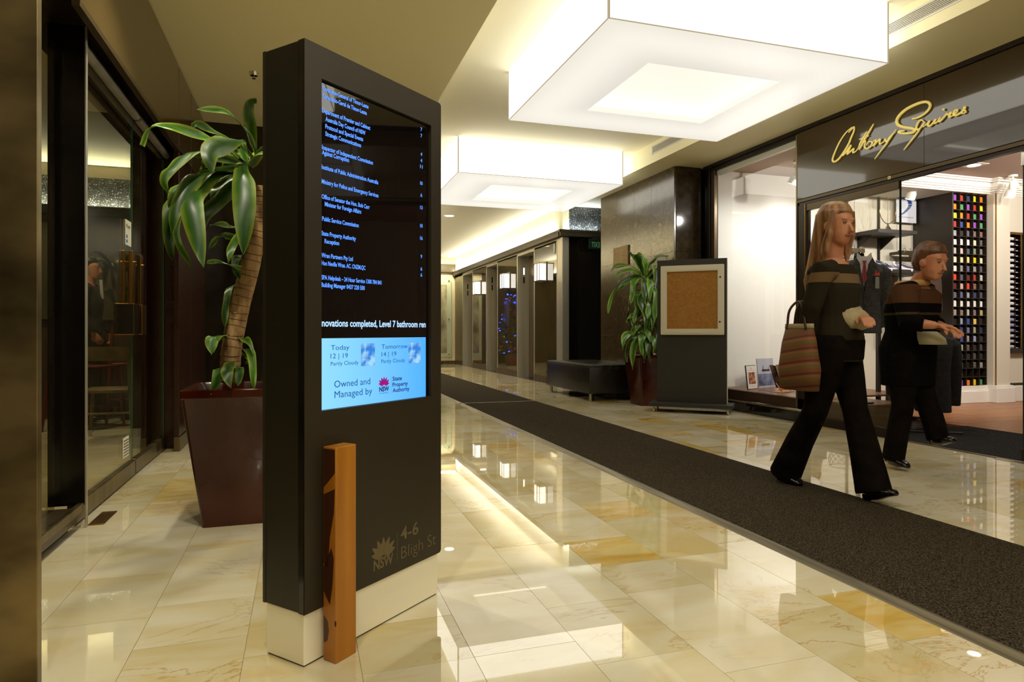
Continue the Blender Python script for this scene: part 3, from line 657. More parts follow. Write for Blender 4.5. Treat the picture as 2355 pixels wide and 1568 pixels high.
# ------------------------------------------------------------------ shop interior
M_wood = vary(mat('oak_boards', (150, 98, 60), .32), (120, 74, 42), (172, 118, 74), 5, stretch=(1, 12, 1), detail=6, rough=(.25, .45))
fs = struct('floor', box(B(), 5.03, 10.5, .2, 7.2, -.06, -.006), M_redbrown)
bm = B(); y = .2; i = 0
while y < 7.1:
    x = 6.36; k = 0
    while x < 10.4:
        L = R.uniform(.7, 1.4); box(bm, x + .001, min(x + L, 10.4) - .001, y + .001, y + .119, -.01, R.uniform(-.0005, .0005)); x += L
    y += .12
o = obj('floorboards', bm, M_wood, fs); o['kind'] = 'stuff'
bm = B(); y = 4.86
o = obj('threshold_strip', box(B(), 6.335, 6.362, .2, 7.1, -.01, .004), mat('orange_wood_edge', (196, 112, 50), .4), fs)
M_mat2 = vary(mat('ribbed_black_matting', (38, 36, 34), .85, spec=.2), (28, 27, 26), (52, 50, 47), 60)
t = thing('entrance_mat', 'black ribbed entrance matting inside the shop doorway', 'mat', (5.66, 2.57, 0))
bm = B(); x = -.64
obj('mat_base', box(B(), -.69, .675, -2.27, 2.27, -.004, .004), M_mat2, t)
while x < .67: box(bm, x, x + .012, -2.27, 2.27, .004, .008); x += .022
o = obj('mat_ribs', bm, M_mat2, t); o['kind'] = 'stuff'
obj('mat_frame', box(B(), -.70, -.66, -2.27, 2.27, -.004, .007, .002), M_alu, t)
# walls
YB = 7.06
sb = struct('wall_shop_back', box(B(), 5.0, 6.6, YB, YB + .1, 0, 3.0), M_white)
for a, b in ((6.6, 7.15), (7.156, 7.9), (7.906, 8.46)):
    obj('wall_panel', box(B(), a, b, YB - .02, YB + .1, 0, 2.83, .003), M_shopcream, sb)
obj('dark_infill', box(B(), 6.6, 8.5, YB, YB + .12, 0, 3.0), M_blackm, sb)
for x in (7.0, 7.55): obj('upright', box(B(), x, x + .02, YB - .05, YB - .02, 0, 2.83), M_dkframe, sb)
sc_ = struct('ceiling', box(B(), 5.09, 11, .2, 7.3, 2.985, 3.2), mat('mauve_ceiling', (196, 168, 150), .8))
sr = struct('wall_shop_right', box(B(), 8.83, 11, 6.55, 6.65, 0, 3.0), M_shopcream)
struct('wall_shop_far', box(B(), 10.4, 10.5, .2, 6.5, 0, 3.0), M_shopcream)
struct('wall_shop_side', box(B(), 5.09, 10.5, .1, .2, 0, 3.0), M_shopcream)
# pilaster and panels right of the tie unit
YT = 6.45
def zc(pxy, x, y): return CAM_H - (pxy - CY) * (y * _c + x * _s) / FPX
obj('pilaster', box(B(), 8.852, 9.10, 6.34, 6.55, .23, 2.82, .004), M_shopcream, sr)
obj('pilaster', box(B(), 8.818, 8.845, 6.36, 6.55, .23, 2.82, .004), M_shopcream, sr)
obj('brass_inlay', box(B(), 8.845, 8.852, 6.345, 6.36, .23, 2.82), M_brass, sr)
obj('brass_inlay', box(B(), 9.10, 9.107, 6.38, 6.42, .23, 2.82), M_brass, sr)
obj('pilaster_base', box(B(), 8.79, 9.13, 6.29, 6.55, 0, .2, .006), M_white, sr)
obj('pilaster_base_cap', box(B(), 8.80, 9.12, 6.31, 6.55, .2, .23, .006), M_white, sr)
obj('baseboard', box(B(), 9.1, 10.4, 6.37, 6.55, 0, .21, .006), M_white, sr)
obj('baseboard', box(B(), 8.2, 8.8, 6.40, 6.5, 0, .16, .006), M_white, sr)
obj('baseboard_upper', box(B(), 8.2, 8.8, 6.43, 6.5, .16, .225, .006), M_white, sr)
obj('wall_panel', box(B(), 9.13, 10.4, 6.405, 6.55, .25, .66, .004), M_shopcream, sr)
obj('wall_panel', box(B(), 9.13, 10.4, 6.405, 6.55, 2.31, 2.82, .004), M_shopcream, sr)
# stepped crown moulding
def crown(x0, x1, y0, y1, zb=2.80):
    bm = B()
    for k, (z0, z1, d) in enumerate(((0, .022, .02), (.022, .05, .035), (.05, .075, .05), (.075, .14, .065), (.14, .165, .1), (.165, .19, .12))):
        box(bm, x0 - d if x0 > 8.5 else x0, x1 + d, y0 - d, y1, zb + z0, zb + z1, .003)
    return bm
cm = struct('trim_4', crown(6.6, 8.86, YT - .02, YB), M_white)
obj('crown_return', crown(8.84, 9.12, 6.34, 6.5), M_white, cm)
obj('crown_run', crown(9.1, 10.4, 6.42, 6.5, 2.80), M_white, cm)

# tie pigeonholes
t_u = thing('pigeonhole_unit', 'tall black pigeonhole unit of rolled ties against the shop wall', 'shelf unit', (8.215, YT, .225), 0)
NC, NR, PW, PH = 5, 22, .1185, .1173
W_, H_ = NC * PW, NR * PH
M_unit = mat('black_brown_wood', (40, 32, 22), .4)
obj('side_panel', box(B(), -.02, 0, 0, .60, -.01, H_ + .03, .002), M_unit, t_u)
obj('side_panel', box(B(), W_, W_ + .012, 0, .3, -.01, H_ + .03, .002), M_unit, t_u)
obj('back_panel', box(B(), 0, W_, .13, .14, 0, H_), M_blackm, t_u)
obj('top_panel', box(B(), -.02, W_ + .012, 0, .60, H_, H_ + .03, .002), M_unit, t_u)
for i in range(1, NC): obj('divider', box(B(), i * PW - .004, i * PW + .004, .003, .13, 0, H_), M_unit, t_u)
for j in range(NR): obj('shelf_board', box(B(), 0, W_, .002, .13, j * PH - .004, j * PH + .004), M_unit, t_u)
COL = dict(purple=(140, 70, 170), red=(176, 42, 36), navy=(38, 42, 92), yellow=(236, 200, 20), orange=(240, 135, 20), green=(76, 146, 92), blue=(58, 74, 150), white=(232, 228, 214), cream=(228, 216, 176),
           charcoal=(48, 42, 40), taupe=(140, 122, 110), khaki=(182, 160, 104), slate=(78, 72, 92), black=(18, 14, 14), maroon=(104, 30, 30), sage=(122, 132, 104), scarlet=(226, 62, 34), grey=(120, 116, 116), pink=(196, 110, 104), teal=(70, 84, 96), paleblue=(150, 160, 192), gold=(230, 196, 96), brown=(92, 60, 40))
def tiemat(k):
    if k in MATS: return MATS[k]
    if '/' in k:
        kind, a, b = k.split('/'); m = mat(k, COL[a], .55)
        if kind == 'striped': stripes(m, [(0, COL[a]), (.62, COL[b]), (.78, COL[a])], 34, (1, 0, .9))
        elif kind == 'spotted': dots(m, COL[a], COL[b], 62, .36)
        else:
            stripes(m, [(0, COL[a]), (.5, COL[b])], 55, (1, .2, .8))
        return m
    return mat(k, COL[k], .55)
GRID = '''purple red navy yellow orange|orange green purple red yellow|yellow orange red green purple|red blue orange purple green
spotted/slate/white charcoal spotted/slate/grey striped/brown/white striped/maroon/white|white white white cream striped/black/white|spotted/white/black checked/pink/white striped/teal/grey sage striped/grey/sage|cream striped/cream/gold striped/gold/white yellow striped/cream/yellow
white striped/grey/white striped/navy/white spotted/black/white striped/slate/grey|scarlet striped/slate/grey maroon red spotted/white/brown|striped/maroon/black checked/red/white scarlet striped/maroon/white striped/charcoal/grey|striped/navy/white checked/blue/grey spotted/navy/white striped/navy/grey slate
white white white white white|striped/taupe/white taupe checked/white/grey spotted/taupe/grey khaki|black paleblue blue gold striped/black/brown|checked/black/white striped/blue/black striped/blue/white checked/charcoal/cream navy
striped/blue/white blue spotted/navy/white paleblue charcoal|charcoal spotted/white/black striped/charcoal/white charcoal slate|checked/white/red charcoal charcoal spotted/charcoal/grey charcoal|black striped/charcoal/white black striped/black/white spotted/charcoal/white
black spotted/black/grey - - -|scarlet purple orange yellow green'''.replace('\n', '|').split('|')
tie_me = {}
def tiebm(v):
    bm = B(); w_ = .028 + .003 * v; h = .078 - .003 * v; bmx = [(-w_, .0), (w_, .0), (w_ * .93, h), (-w_ * .96, h + .003)]
    prism(bm, bmx, 1, 0, .085); es = [e for e in bm.edges if abs(e.verts[0].co.y - e.verts[1].co.y) > .05]
    bmesh.ops.bevel(bm, geom=es, offset=.004, segments=2, affect='EDGES'); return bm
ORD = ['top', 'second', 'third', 'fourth', 'fifth', 'sixth', 'seventh', 'eighth', 'ninth', 'tenth', 'eleventh', 'twelfth', 'thirteenth', 'fourteenth', 'fifteenth', 'sixteenth', 'seventeenth', 'eighteenth', 'nineteenth', 'twentieth', 'twenty-first', 'bottom']
CORD = ['first', 'second', 'third', 'fourth', 'last']
for j, row in enumerate(GRID):
    for i, k in enumerate(row.split()):
        if k == '-': continue
        p = k.split('/'); look = ('%s %s and %s' % (p[1], p[0], p[2])) if len(p) > 1 else k
        key = (k, (i + j) % 3)
        x = 8.215 + (i + .36) * PW; z = .225 + (NR - 1 - j) * PH + .0045
        if key not in tie_me:
            o = obj('rolled_tie', tiebm((i + j) % 3), tiemat(k), None, True); tie_me[key] = o.data
        else:
            o = bpy.data.objects.new('rolled_tie', tie_me[key]); C.objects.link(o)
        o.location = (x, YT + .02, z); o.rotation_euler = (0, 0, R.uniform(-.06, .06))
        tag(o, '%s rolled tie, %s row, %s from the left in the pigeonholes' % (look, ORD[j], CORD[i]), 'tie', 'rolled ties in the pigeonhole unit')

# cabinet of folded shirts
cb = thing('shirt_cabinet', 'recessed dark cabinet with gilt frame holding a column of folded shirts', 'cabinet', (9.14, 6.54, .72))
obj('back_panel', box(B(), 0, 1.0, -.02, -.01, 0, 1.58), M_blackm, cb)
obj('gilt_frame', box(B(), -.01, 1.0, -.13, 0, 1.56, 1.59, .003), M_brass, cb)
obj('gilt_frame', box(B(), .26, .285, -.13, 0, 0, 1.56, .003), M_brass, cb)
obj('side_panel', box(B(), -.012, 0, -.12, 0, 0, 1.56), M_unit, cb)
obj('base_shelf', box(B(), -.02, 1.0, -.2, 0, -.06, 0, .003), M_unit, cb)
for k in range(21): obj('shelf_board', box(B(), 0, .26, -.12, -.02, (.074 * k), (.074 * k) + .004), M_unit, cb)
sh_proto = None
for k in range(21):
    colr = 'white' if k < 14 else ('pale blue' if k < 18 else 'grey white'); mm = mat('shirt_' + colr.replace(' ', '_'), {'white': (224, 214, 216), 'pale blue': (160, 152, 186), 'grey white': (190, 180, 186)}[colr], .7)
    z = .72 + .074 * (20 - k) + .0045
    s_ = thing('folded_shirt', '%s folded shirt, %s from the top in the gilt-framed cabinet' % (colr, ORD[k] if 0 < k < 20 else ('first' if k == 0 else 'lowest')), 'shirt', (9.15, 6.43, z), 0, 'folded shirts in the cabinet')
    bm = B(); box(bm, 0, .155, 0, .08, 0, .042, .010); obj('cloth', bm, mm, s_, True)
    bm = B(); box(bm, -.004, .15, -.004, .06, .012, .018, .002); obj('fold', bm, mm, s_)
    bm = B(); box(bm, .155, .19, .002, .05, .004, .045, .004); obj('collar_band', bm, M_black, s_)
    bm = B(); box(bm, .19, .225, .0, .05, .0, .012, .002); obj('cuff', bm, mm, s_)
def tracklight(x, y, z, label, tilt=.25, s=1.0, group=None):
    t = thing('track_spotlight', label, 'spotlight', (x, y, z), .4, group)
    bm = B(); tube(bm, [(0, 0, 0), (0, 0, -.025)], .05 * s, 16); obj('base', bm, M_white_e, t, True)
    bm = B(); tube(bm, [(0, 0, -.02), (0, 0, -.08)], .012, 8); box(bm, -.065 * s, .065 * s, -.01, .01, -.085, -.078); box(bm, -.065 * s, -.06 * s, -.012, .012, -.2, -.08); box(bm, .06 * s, .065 * s, -.012, .012, -.2, -.08); obj('yoke', bm, M_white_e, t)
    bm = B(); d = Vector((0, sin(tilt), -cos(tilt))); c = Vector((0, 0, -.15)); tube(bm, [c - d * .08, c + d * .05, c + d * .055, c + d * .14], [.04 * s, .045 * s, .054 * s, .056 * s], 18); obj('lamp_head', bm, M_white_e, t, True)
    bm = B(); tube(bm, [c + d * .141, c + d * .143], .045 * s, 16); obj('lens', bm, emis('spot_lens', (255, 246, 225), 4), t)
q = onZ(1748, 360, 2.985); tracklight(5.62, 6.35, 2.985, 'white track spotlight hanging inside the tall shop window', .5, 1.3)
p = onZ(2100, 408, 2.985); tracklight(p.x, p.y, 2.985, 'white track spotlight above the blue scarf print', .3, 1.1, 'shop ceiling spotlights')
p = onZ(2300, 408, 2.985); tracklight(8.8, 6.1, 2.985, 'white track spotlight beside the pilaster right of the ties', .3, 1.1, 'shop ceiling spotlights')
t = thing('recessed_square_light', 'square recessed downlight in the shop ceiling', 'ceiling light', tuple(onZ(2240, 379, 2.985)))
box_b = box(B(), -.11, .11, -.11, .11, -.006, 0, .002); obj('frame', box_b, M_white_e, t)
bm = B(); tube(bm, [(0, 0, -.006), (0, 0, -.009)], .07, 20); obj('lens', bm, emis('square_lens', (255, 246, 230), 5), t)

# display platform and things in the window
M_walnut = vary(mat('walnut', (120, 82, 58), .35), (96, 62, 42), (142, 102, 74), 4, stretch=(1, 8, 1), detail=6)
pf = thing('display_platform', 'low dark wooden display platform running behind the shop glass', 'platform', (5.0, 5.9, 0))
obj('top_board', box(B(), 0.0, 1.55, -.28, 1.13, .235, .255, .003), M_walnut, pf)
obj('top_board', box(B(), 0.03, .62, -1.05, -.285, .235, .255, .003), M_walnut, pf)
obj('front_board', box(B(), .03, .06, -1.05, -.40, 0, .235, .003), mat('walnut_front', (84, 62, 42), .45), pf)
obj('end_board', box(B(), .06, .60, -1.05, -1.03, 0, .235, .003), mat('walnut_front', (84, 62, 42)), pf)
M_paper = mat('print_paper', (222, 214, 200), .5); M_pic = vary(mat('red_brown_print', (120, 60, 44), .5), (70, 30, 26), (196, 130, 96), 22, detail=5, lo=.4, hi=.6)
t = thing('framed_advert', 'small dark-framed advert card with a red-brown picture in the shop window', 'picture frame', (5.18, 6.62, .256), .12)
t.rotation_euler = (-.12, 0, .35)
obj('frame', box(B(), -.105, .105, 0, .012, 0, .29, .002), mat('blue_black_frame', (30, 30, 42), .3), t)
obj('card', box(B(), -.098, .098, -.002, .0, .007, .283), M_paper, t)
obj('picture', box(B(), -.07, .07, -.0035, -.002, .065, .205), M_pic, t)
text('lettering', 'SUMMER', mat('grey_print', (150, 145, 135), .6), t, (-.05, -.0035, .225), (1, 0, 0), (0, 0, 1), .1, height=.008) if False else None
bm = B(); [box(bm, -.06 + k * .012, -.052 + k * .012, -.003, -.002, .228, .233) for k in range(10)]; prism(bm, [(-.012, .245), (0, .262), (.012, .245)], 1, -.003, -.002); [box(bm, -.05 + k * .012, -.042 + k * .012, -.003, -.002, .035, .038) for k in range(9)]
obj('small_print', bm, mat('grey_print', (150, 145, 135), .6), t)
t = thing('photo_panel', 'grey seascape photo panel standing behind the open magazine in the window', 'picture', (5.52, 6.80, .256)); t.rotation_euler = (-.1, 0, .3)
obj('panel', box(B(), -.15, .19, 0, .008, 0, .36), mat('grey_sky_print', (176, 176, 186), .5), t)
obj('sea_print', box(B(), -.148, .188, -.001, 0, .02, .17), vary(mat('sea_print', (90, 96, 128), .5), (44, 48, 70), (140, 146, 176), 6), t)
bm = B(); box(bm, -.06, .10, -.002, -.001, .2, .225); box(bm, -.04, -.03, -.002, -.001, .225, .27); box(bm, .08, .085, -.002, -.001, .225, .26); obj('boat_print', bm, mat('dark_print', (40, 36, 44), .6), t)
t = thing('open_magazine', 'open magazine resting on a small wooden easel in the window', 'magazine', (5.30, 6.28, .29), .3)
bm = B()
def page(sx, mi):
    n = 8; vs0 = []
    for k in range(n + 1):
        u = k / n; x = sx * u * .13; yy = .03 * sin(u * pi) - .01 * u; vs0.append([bm.verts.new((x, yy - .02 + h * .09, h * .26 + .012 * sin(u * pi))) for h in (0, 1)])
    for k in range(n): bm.faces.new((vs0[k][0], vs0[k + 1][0], vs0[k + 1][1], vs0[k][1])).material_index = mi
page(-1, 1); page(1, 0)
r = bmesh.ops.solidify(bm, geom=bm.faces[:], thickness=.004)
obj('pages', bm, [M_paper, vary(mat('portrait_print', (150, 110, 90), .5), (40, 34, 34), (196, 150, 126), 9)], t, 'all')
t2 = thing('table_easel', 'little orange wooden easel holding the open magazine', 'easel', (5.30, 6.26, .256), .3)
M_pine = mat('orange_pine', (200, 130, 60), .45)
for s in (-1, 1):
    bm = B(); tube(bm, [(s * .09, -.06, .006), (s * .05, .05, .1)], .006, 6); obj('leg', bm, M_pine, t2)
obj('ledge', box(B(), -.1, .1, -.05, -.02, .022, .034, .002), M_pine, t2); obj('base_board', box(B(), -.16, .1, -.10, .06, 0, .006, .002), M_pine, t2)
# beige folded canvas jacket, wire basket, card
M_canvas = vary(mat('beige_canvas', (150, 130, 96), .9), (120, 100, 70), (170, 150, 112), 14, bump=.5)
t = thing('canvas_jacket', 'beige quilted jacket folded upright in the window beside the magazine', 'jacket', (5.45, 5.95, .256), .3)
bm = B(); secs(bm, [((0, 0, .0), (.13, 0, 0), (0, .08, 0)), ((0, .01, .2), (.15, 0, 0), (0, .09, 0)), ((-.01, .02, .36), (.13, 0, 0), (0, .08, 0)), ((-.01, .02, .42), (.06, 0, 0), (0, .05, 0))], 20, 3.2); obj('cloth', bm, M_canvas, t, 'all')
bm = B(); tube(bm, [(-.07, -.05, .38), (0, -.07, .43), (.07, -.05, .38)], .018, 8); obj('collar', bm, M_canvas, t, 'all')
obj('dark_flap', prism(B(), [(-.17, .10), (-.05, .22), (.12, .22), (.12, .12)], 1, -.1, -.085), mat('plum_cloth', (60, 42, 48), .8), t)
for z in (.3,): bm = B(); tube(bm, [(-.09, -.085, z), (-.09, -.092, z)], .01, 10); obj('button', bm, M_brass, t)
t = thing('wire_basket', 'gold wire basket on the platform behind the walking figures', 'basket', (5.26, 5.32, .256))
M_wire = mat('gold_wire', (168, 140, 74), .35, .8)
def onbasket(a, h): rr = .105 + .02 * sin(h * pi) + .02 * h; return (rr * cos(a), rr * sin(a), h * .17)
for k in range(14):
    for s in (-1, 1):
        bm = B(); tube(bm, [onbasket(2 * pi * k / 14 + s * h * 1.3, h) for h in (0, .25, .5, .75, 1)], .0018, 5); obj('wire', bm, M_wire, t)
for h, r_ in ((0, .004), (.06, .003), (1, .003)):
    bm = B(); tube(bm, [onbasket(2 * pi * k / 20, h) for k in range(21)], r_, 6, False); obj('rim', bm, M_wire, t)
t = thing('price_card', 'dark standing card behind the glass, left of the wire basket', 'card', (5.16, 5.56, .256), .35)
obj('card', box(B(), -.07, .07, 0, .006, 0, .19), mat('olive_card', (62, 58, 42), .4), t); obj('edge', box(B(), .07, .074, -.001, .007, 0, .19), M_paper, t)
bm = B(); [box(bm, -.04 + k * .014, -.03 + k * .014, -.001, 0, .165, .171) for k in range(5)]; obj('lettering', bm, M_paper, t)

# wall shelves, rail, prints behind the glass
def at(px, py, y): return onY(px, py, y)
a, b = at(1970, 545, 6.98), at(2108, 540, 6.62)
t = thing('wall_shelf', 'upper dark wooden shelf on the cream shop wall', 'shelf', (7.1, 6.6, 2.235))
obj('board', box(B(), 0, .66, 0, .44, 0, .05, .003), M_unit, t)
for x in (.1, .5): obj('bracket', prism(B(), [(.2, 0), (.44, 0), (.44, -.16)], 0, x, x + .012), M_dkframe, t)
t = thing('display_hanger', 'chrome suit hanger stand on the upper shelf', 'hanger', (7.42, 6.75, 2.286))
bm = B(); tube(bm, [(0, 0, 0), (0, 0, .02), (0, 0, .07), (0, 0, .1)], [.05, .045, .015, .006], 14); obj('foot', bm, M_chrome, t, True)
bm = B(); tube(bm, spline([(-.14, 0, .28), (-.12, 0, .19), (-.06, 0, .12), (0, 0, .1), (.06, 0, .12), (.12, 0, .19), (.14, 0, .28)]), .005, 8); tube(bm, [(0, 0, .1), (0, 0, .46)], .003, 6); obj('hoop', bm, M_brass, t, True)
t = thing('scarf_print', 'white print of a coiled blue scarf hanging on the shop wall', 'picture', tuple(at(2082, 462, 6.96)))
obj('sheet', box(B(), -.16, .20, 0, .006, -.30, .26), mat('pale_blue_paper', (206, 208, 214), .6), t)
M_sc = stripes(mat('blue_scarf_print', (60, 80, 140), .6), [(0, (36, 52, 96)), (.3, (150, 170, 204)), (.5, (40, 70, 150)), (.8, (214, 220, 230))], 16, (1, 0, .6))
bm = B(); tube(bm, [(-.08 + .11 * cos(a_) , -.004, .13 + .11 * sin(a_)) for a_ in [k * .45 for k in range(15)]], .035, 8, ell=.1); tube(bm, spline([(.02, -.004, .05), (.06, -.004, -.06), (-.02, -.004, -.15), (-.10, -.004, -.2)]), [.05] * 16, 8, ell=.1); obj('scarf_motif', bm, M_sc, t)
bm = B(); [box(bm, -.12 + k * .03, -.105 + k * .03, -.002, 0, -.23, -.222) for k in range(9)]; obj('small_print', bm, M_ink, t)
t = thing('wall_shelf', 'lower dark wooden shelf carrying folded shirts with ties', 'shelf', (7.0, 6.5, 1.705))
obj('board', box(B(), .1, .95, 0, .5, 0, .05, .003), M_unit, t)
for k, (x, lb, m_) in enumerate(((7.28, 'folded white shirt with a navy dotted tie on the lower shelf', 'spotted/navy/white'), (7.62, 'folded white shirt with a purple striped tie on the lower shelf', 'striped/slate/white'))):
    t = thing('display_shirt', lb, 'shirt', (x, 6.68, 1.756), .2); t.rotation_euler = (.25, 0, .25)
    bm = B(); box(bm, -.13, .13, -.16, .14, 0, .045, .02); obj('body', bm, mat('white_cotton', (226, 218, 222), .8), t, True)
    bm = B(); tube(bm, spline([(-.06, .09, .05), (-.05, .14, .08), (0, .15, .09), (.05, .14, .08), (.06, .09, .05), (0, .04, .05)]), .016, 8); obj('collar', bm, mat('white_cotton', (226, 218, 222)), t, 'all')
    bm = B(); tube(bm, spline([(0, .14, .1), (0, .06, .09), (.02, -.06, .055), (.03, -.17, .04)]), [.016] * 5 + [.02] * 5 + [.034] * 6, 8, ell=.3, up=(1, 0, 0)); obj('tie', bm, tiemat(m_), t, 'all')
for x0, x1, lb in ((7.75, 8.17, 'right-hand wall rail with bare hangers under the scarf print'), (6.62, 7.15, 'short wall rail carrying the grey suit jacket')):
    t = thing('hanging_rail', lb, 'rail', (x0, 6.86, 2.0)); L = x1 - x0
    obj('bar', box(B(), 0, L, 0, .03, 0, .06, .003), M_frame, t)
    obj('bracket', box(B(), .02, .05, .03, .2, .01, .05), M_frame, t); obj('bracket', box(B(), L - .05, L - .02, .03, .2, .01, .05), M_frame, t)
    for k in range(4): bm = B(); xx = L * (k + .6) / 4.4; tube(bm, spline([(xx, -.01, .075), (xx + .015, -.02, .09), (xx + .02, -.02, .06), (xx, -.02, .03), (xx, -.02, -.01)], 3), .003, 6); obj('hook', bm, M_chrome, t)

# ------------------------------------------------------------------ figures
def remesh(o, vox, sm=3):
    m = o.modifiers.new('r', 'REMESH'); m.mode = 'VOXEL'; m.voxel_size = vox; m.use_smooth_shade = True
    s_ = o.modifiers.new('s', 'SMOOTH'); s_.iterations = sm; s_.factor = .5
def figure(name, label, J, F, L, cfg, group=None, cat='person'):
    """J: joints in world space, F forward, L towards the figure's left"""
    F, L = Vector(F).normalized(), Vector(L).normalized(); U = Vector((0, 0, 1))
    base = Vector((J['pelvis'].x, J['pelvis'].y, 0)); t = thing(name, label, cat, tuple(base), 0, group)
    J = {k: v - base for k, v in J.items()}
    skin = cfg['skin']; bm = B(); k = cfg.get('k', 1.0)
    pel, ch, nk, hd = J['pelvis'], J['chest'], J['neck'], J['head']
    hf = (F * 1.0 + Vector(cfg.get('look', (0, 0, 0)))).normalized(); hl = (L - hf * L.dot(hf)).normalized(); hu = hf.cross(hl) * -1
    if hu.z < 0: hu = -hu
    mid = pel.lerp(ch, .45)
    def torso(bm, g, p=2.4, top=True, low=0):
        s_ = [(pel - U * (.10 + low), L * (.155 * k + g), F * (.105 + g)), (pel, L * (.165 * k + g), F * (.118 + g)), (mid, L * (.132 * k + g), F * (.098 + g)), (ch, L * (.155 * k + g), F * (.118 + g)),
              (ch.lerp(nk, .62), L * (.165 * k + g), F * (.085 + g)), (ch.lerp(nk, .82), L * (.11 + g), F * (.062 + g))]
        if top: s_ += [(nk, L * (.056 + g), F * (.055 + g)), (nk.lerp(hd, .55), L * .052, F * .053)]
        secs(bm, s_, 18, p)
    torso(bm, 0)
    h = .115
    secs(bm, [(hd - hu * h * 1.02 + hf * .045, hl * .024, hf * .018), (hd - hu * h * .86 + hf * .032, hl * .046, hf * .048), (hd - hu * h * .45 + hf * .015, hl * .062, hf * .074), (hd - hu * h * .1, hl * .070, hf * .088),
              (hd + hu * h * .35 - hf * .008, hl * .074, hf * .094), (hd + hu * h * .75 - hf * .014, hl * .060, hf * .078), (hd + hu * h * 1.0 - hf * .016, hl * .030, hf * .040)], 20, 2.1)
    tube(bm, [hd + hf * .082 + hu * .012, hd + hf * .10 - hu * .018, hd + hf * .112 - hu * .034, hd + hf * .085 - hu * .042], [.008, .011, .014, .009], 8)
    tube(bm, [hd + hf * .07 - hu * .068 - hl * .022, hd + hf * .084 - hu * .068, hd + hf * .07 - hu * .068 + hl * .022], .009, 8)
    for s_ in (-1, 1):
        ball(bm, hd + hl * s_ * .075 - hf * .005 - hu * .012, .026, 8, 6, (.35, .8, 1.15))
        ball(bm, hd + hl * s_ * .03 + hf * .076 + hu * .030, .013, 8, 6, (1.2, 1.2, .5))
    for sd in ('L', 'R'):
        sg_ = 1 if sd == 'L' else -1
        sh, el, wr_ = J['sh' + sd], J['el' + sd], J['wr' + sd]
        tube(bm, [sh - L * sg_ * .05, sh, sh.lerp(el, .4), el, el.lerp(wr_, .3), wr_], [.045, .05, .042, .036, .038, .024], 12)
        d = (wr_ - el).normalized(); pn = Vector(cfg.get('palm' + sd, L * sg_ * -1)); pn = (pn - d * pn.dot(d)).normalized(); ac = d.cross(pn)
        curl = cfg.get('curl' + sd, .5)
        secs(bm, [(wr_ - d * .01, ac * .022, pn * .017), (wr_ + d * .03, ac * .032, pn * .015), (wr_ + d * .075, ac * .037, pn * .013), (wr_ + d * .09, ac * .034, pn * .011)], 12, 2.6)
        for q, (off, ln) in enumerate(((-.029, .066), (-.0095, .076), (.0095, .071), (.028, .056))):
            b0 = wr_ + d * .075 + ac * off; dd = d.copy(); pp = [b0]
            for seg, f_ in enumerate((.45, .32, .28)):
                a_ = curl * (.6 + .3 * seg) ; dd = (dd * cos(a_) + (pn - dd * pn.dot(dd)).normalized() * sin(a_)).normalized(); pp.append(pp[-1] + dd * ln * f_)
            tube(bm, pp, [.0095, .009, .0085, .007], 7)
        tp = wr_ + d * .025 - ac * .028; dt = (d * .7 - ac * .6 + pn * .4).normalized(); tube(bm, [tp, tp + dt * .03, tp + dt * .03 + (d * .9 + pn * .4).normalized() * .035], [.012, .0105, .008], 7)
        hp, kn, an, to = J['hip' + sd], J['kn' + sd], J['an' + sd], J['toe' + sd]
        tube(bm, [hp + U * .03, hp, hp.lerp(kn, .45), kn, kn.lerp(an, .3), an, an - U * .03], [.07, .088, .07, .05, .053, .034, .03], 14)
    bo = obj('body', bm, skin, t, 'all'); remesh(bo, .0058, 2)
    for s_ in (-1, 1):
        bm = B(); ball(bm, hd + hl * s_ * .03 + hf * .078 + hu * .012, .0098, 10, 8); e_ = obj('eye', bm, mat('eye_white', (128, 110, 96), .35), t, 'all')
        bm = B(); ball(bm, hd + hl * s_ * .03 + hf * .0868 + hu * .012, .0048, 8, 6); obj('iris', bm, mat('iris_brown', (50, 32, 20), .2), e_, 'all')
    bm = B(); tube(bm, spline([hd + hf * .078 - hu * .062 - hl * .02, hd + hf * .094 - hu * .062, hd + hf * .078 - hu * .062 + hl * .02]), .0055, 6); obj('lips', bm, mat('lips', (150, 80, 66), .5), t, 'all')
    # hair
    bm = B(); hc = hd - hf * .02 + hu * .03
    secs(bm, [(hc - hu * .10 - hf * .045, hl * .05, hf * .035), (hc - hu * .05 - hf * .035, hl * .082, hf * .062), (hc + hu * .0 - hf * .018, hl * .088, hf * .085), (hc + hu * .045 + hf * .002, hl * .086, hf * .098), (hc + hu * .085, hl * .066, hf * .078), (hc + hu * .105, hl * .03, hf * .04)], 20, 2.1)
    if cfg.get('long'):
        n_ = cfg['long']
        secs(bm, [(hc + hu * .03 - hf * .035, hl * .084, hf * .06), (hc - hu * .08 - hf * .05, hl * .088, hf * .05), (nk + U * .02 - F * .065, L * .10, F * .045), (nk - U * n_ * .5 - F * .10, L * .11, F * .032), (nk - U * n_ - F * .115, L * .07, F * .018)], 18, 2.4)
        for s_ in (-1, 1): tube(bm, spline([hc + hl * s_ * .075 + hf * .05 + hu * .05, hd + hl * s_ * .088 + hf * .035 - hu * .03, hd + hl * s_ * .088 - hu * .13 + hf * .015, nk + L * s_ * .09 - U * .10 + F * .02]), [.018] * 6 + [.024] * 6 + [.012] * 4, 8)
    ho = obj('hair', bm, cfg['hair'], t, 'all'); remesh(ho, .007, 2)
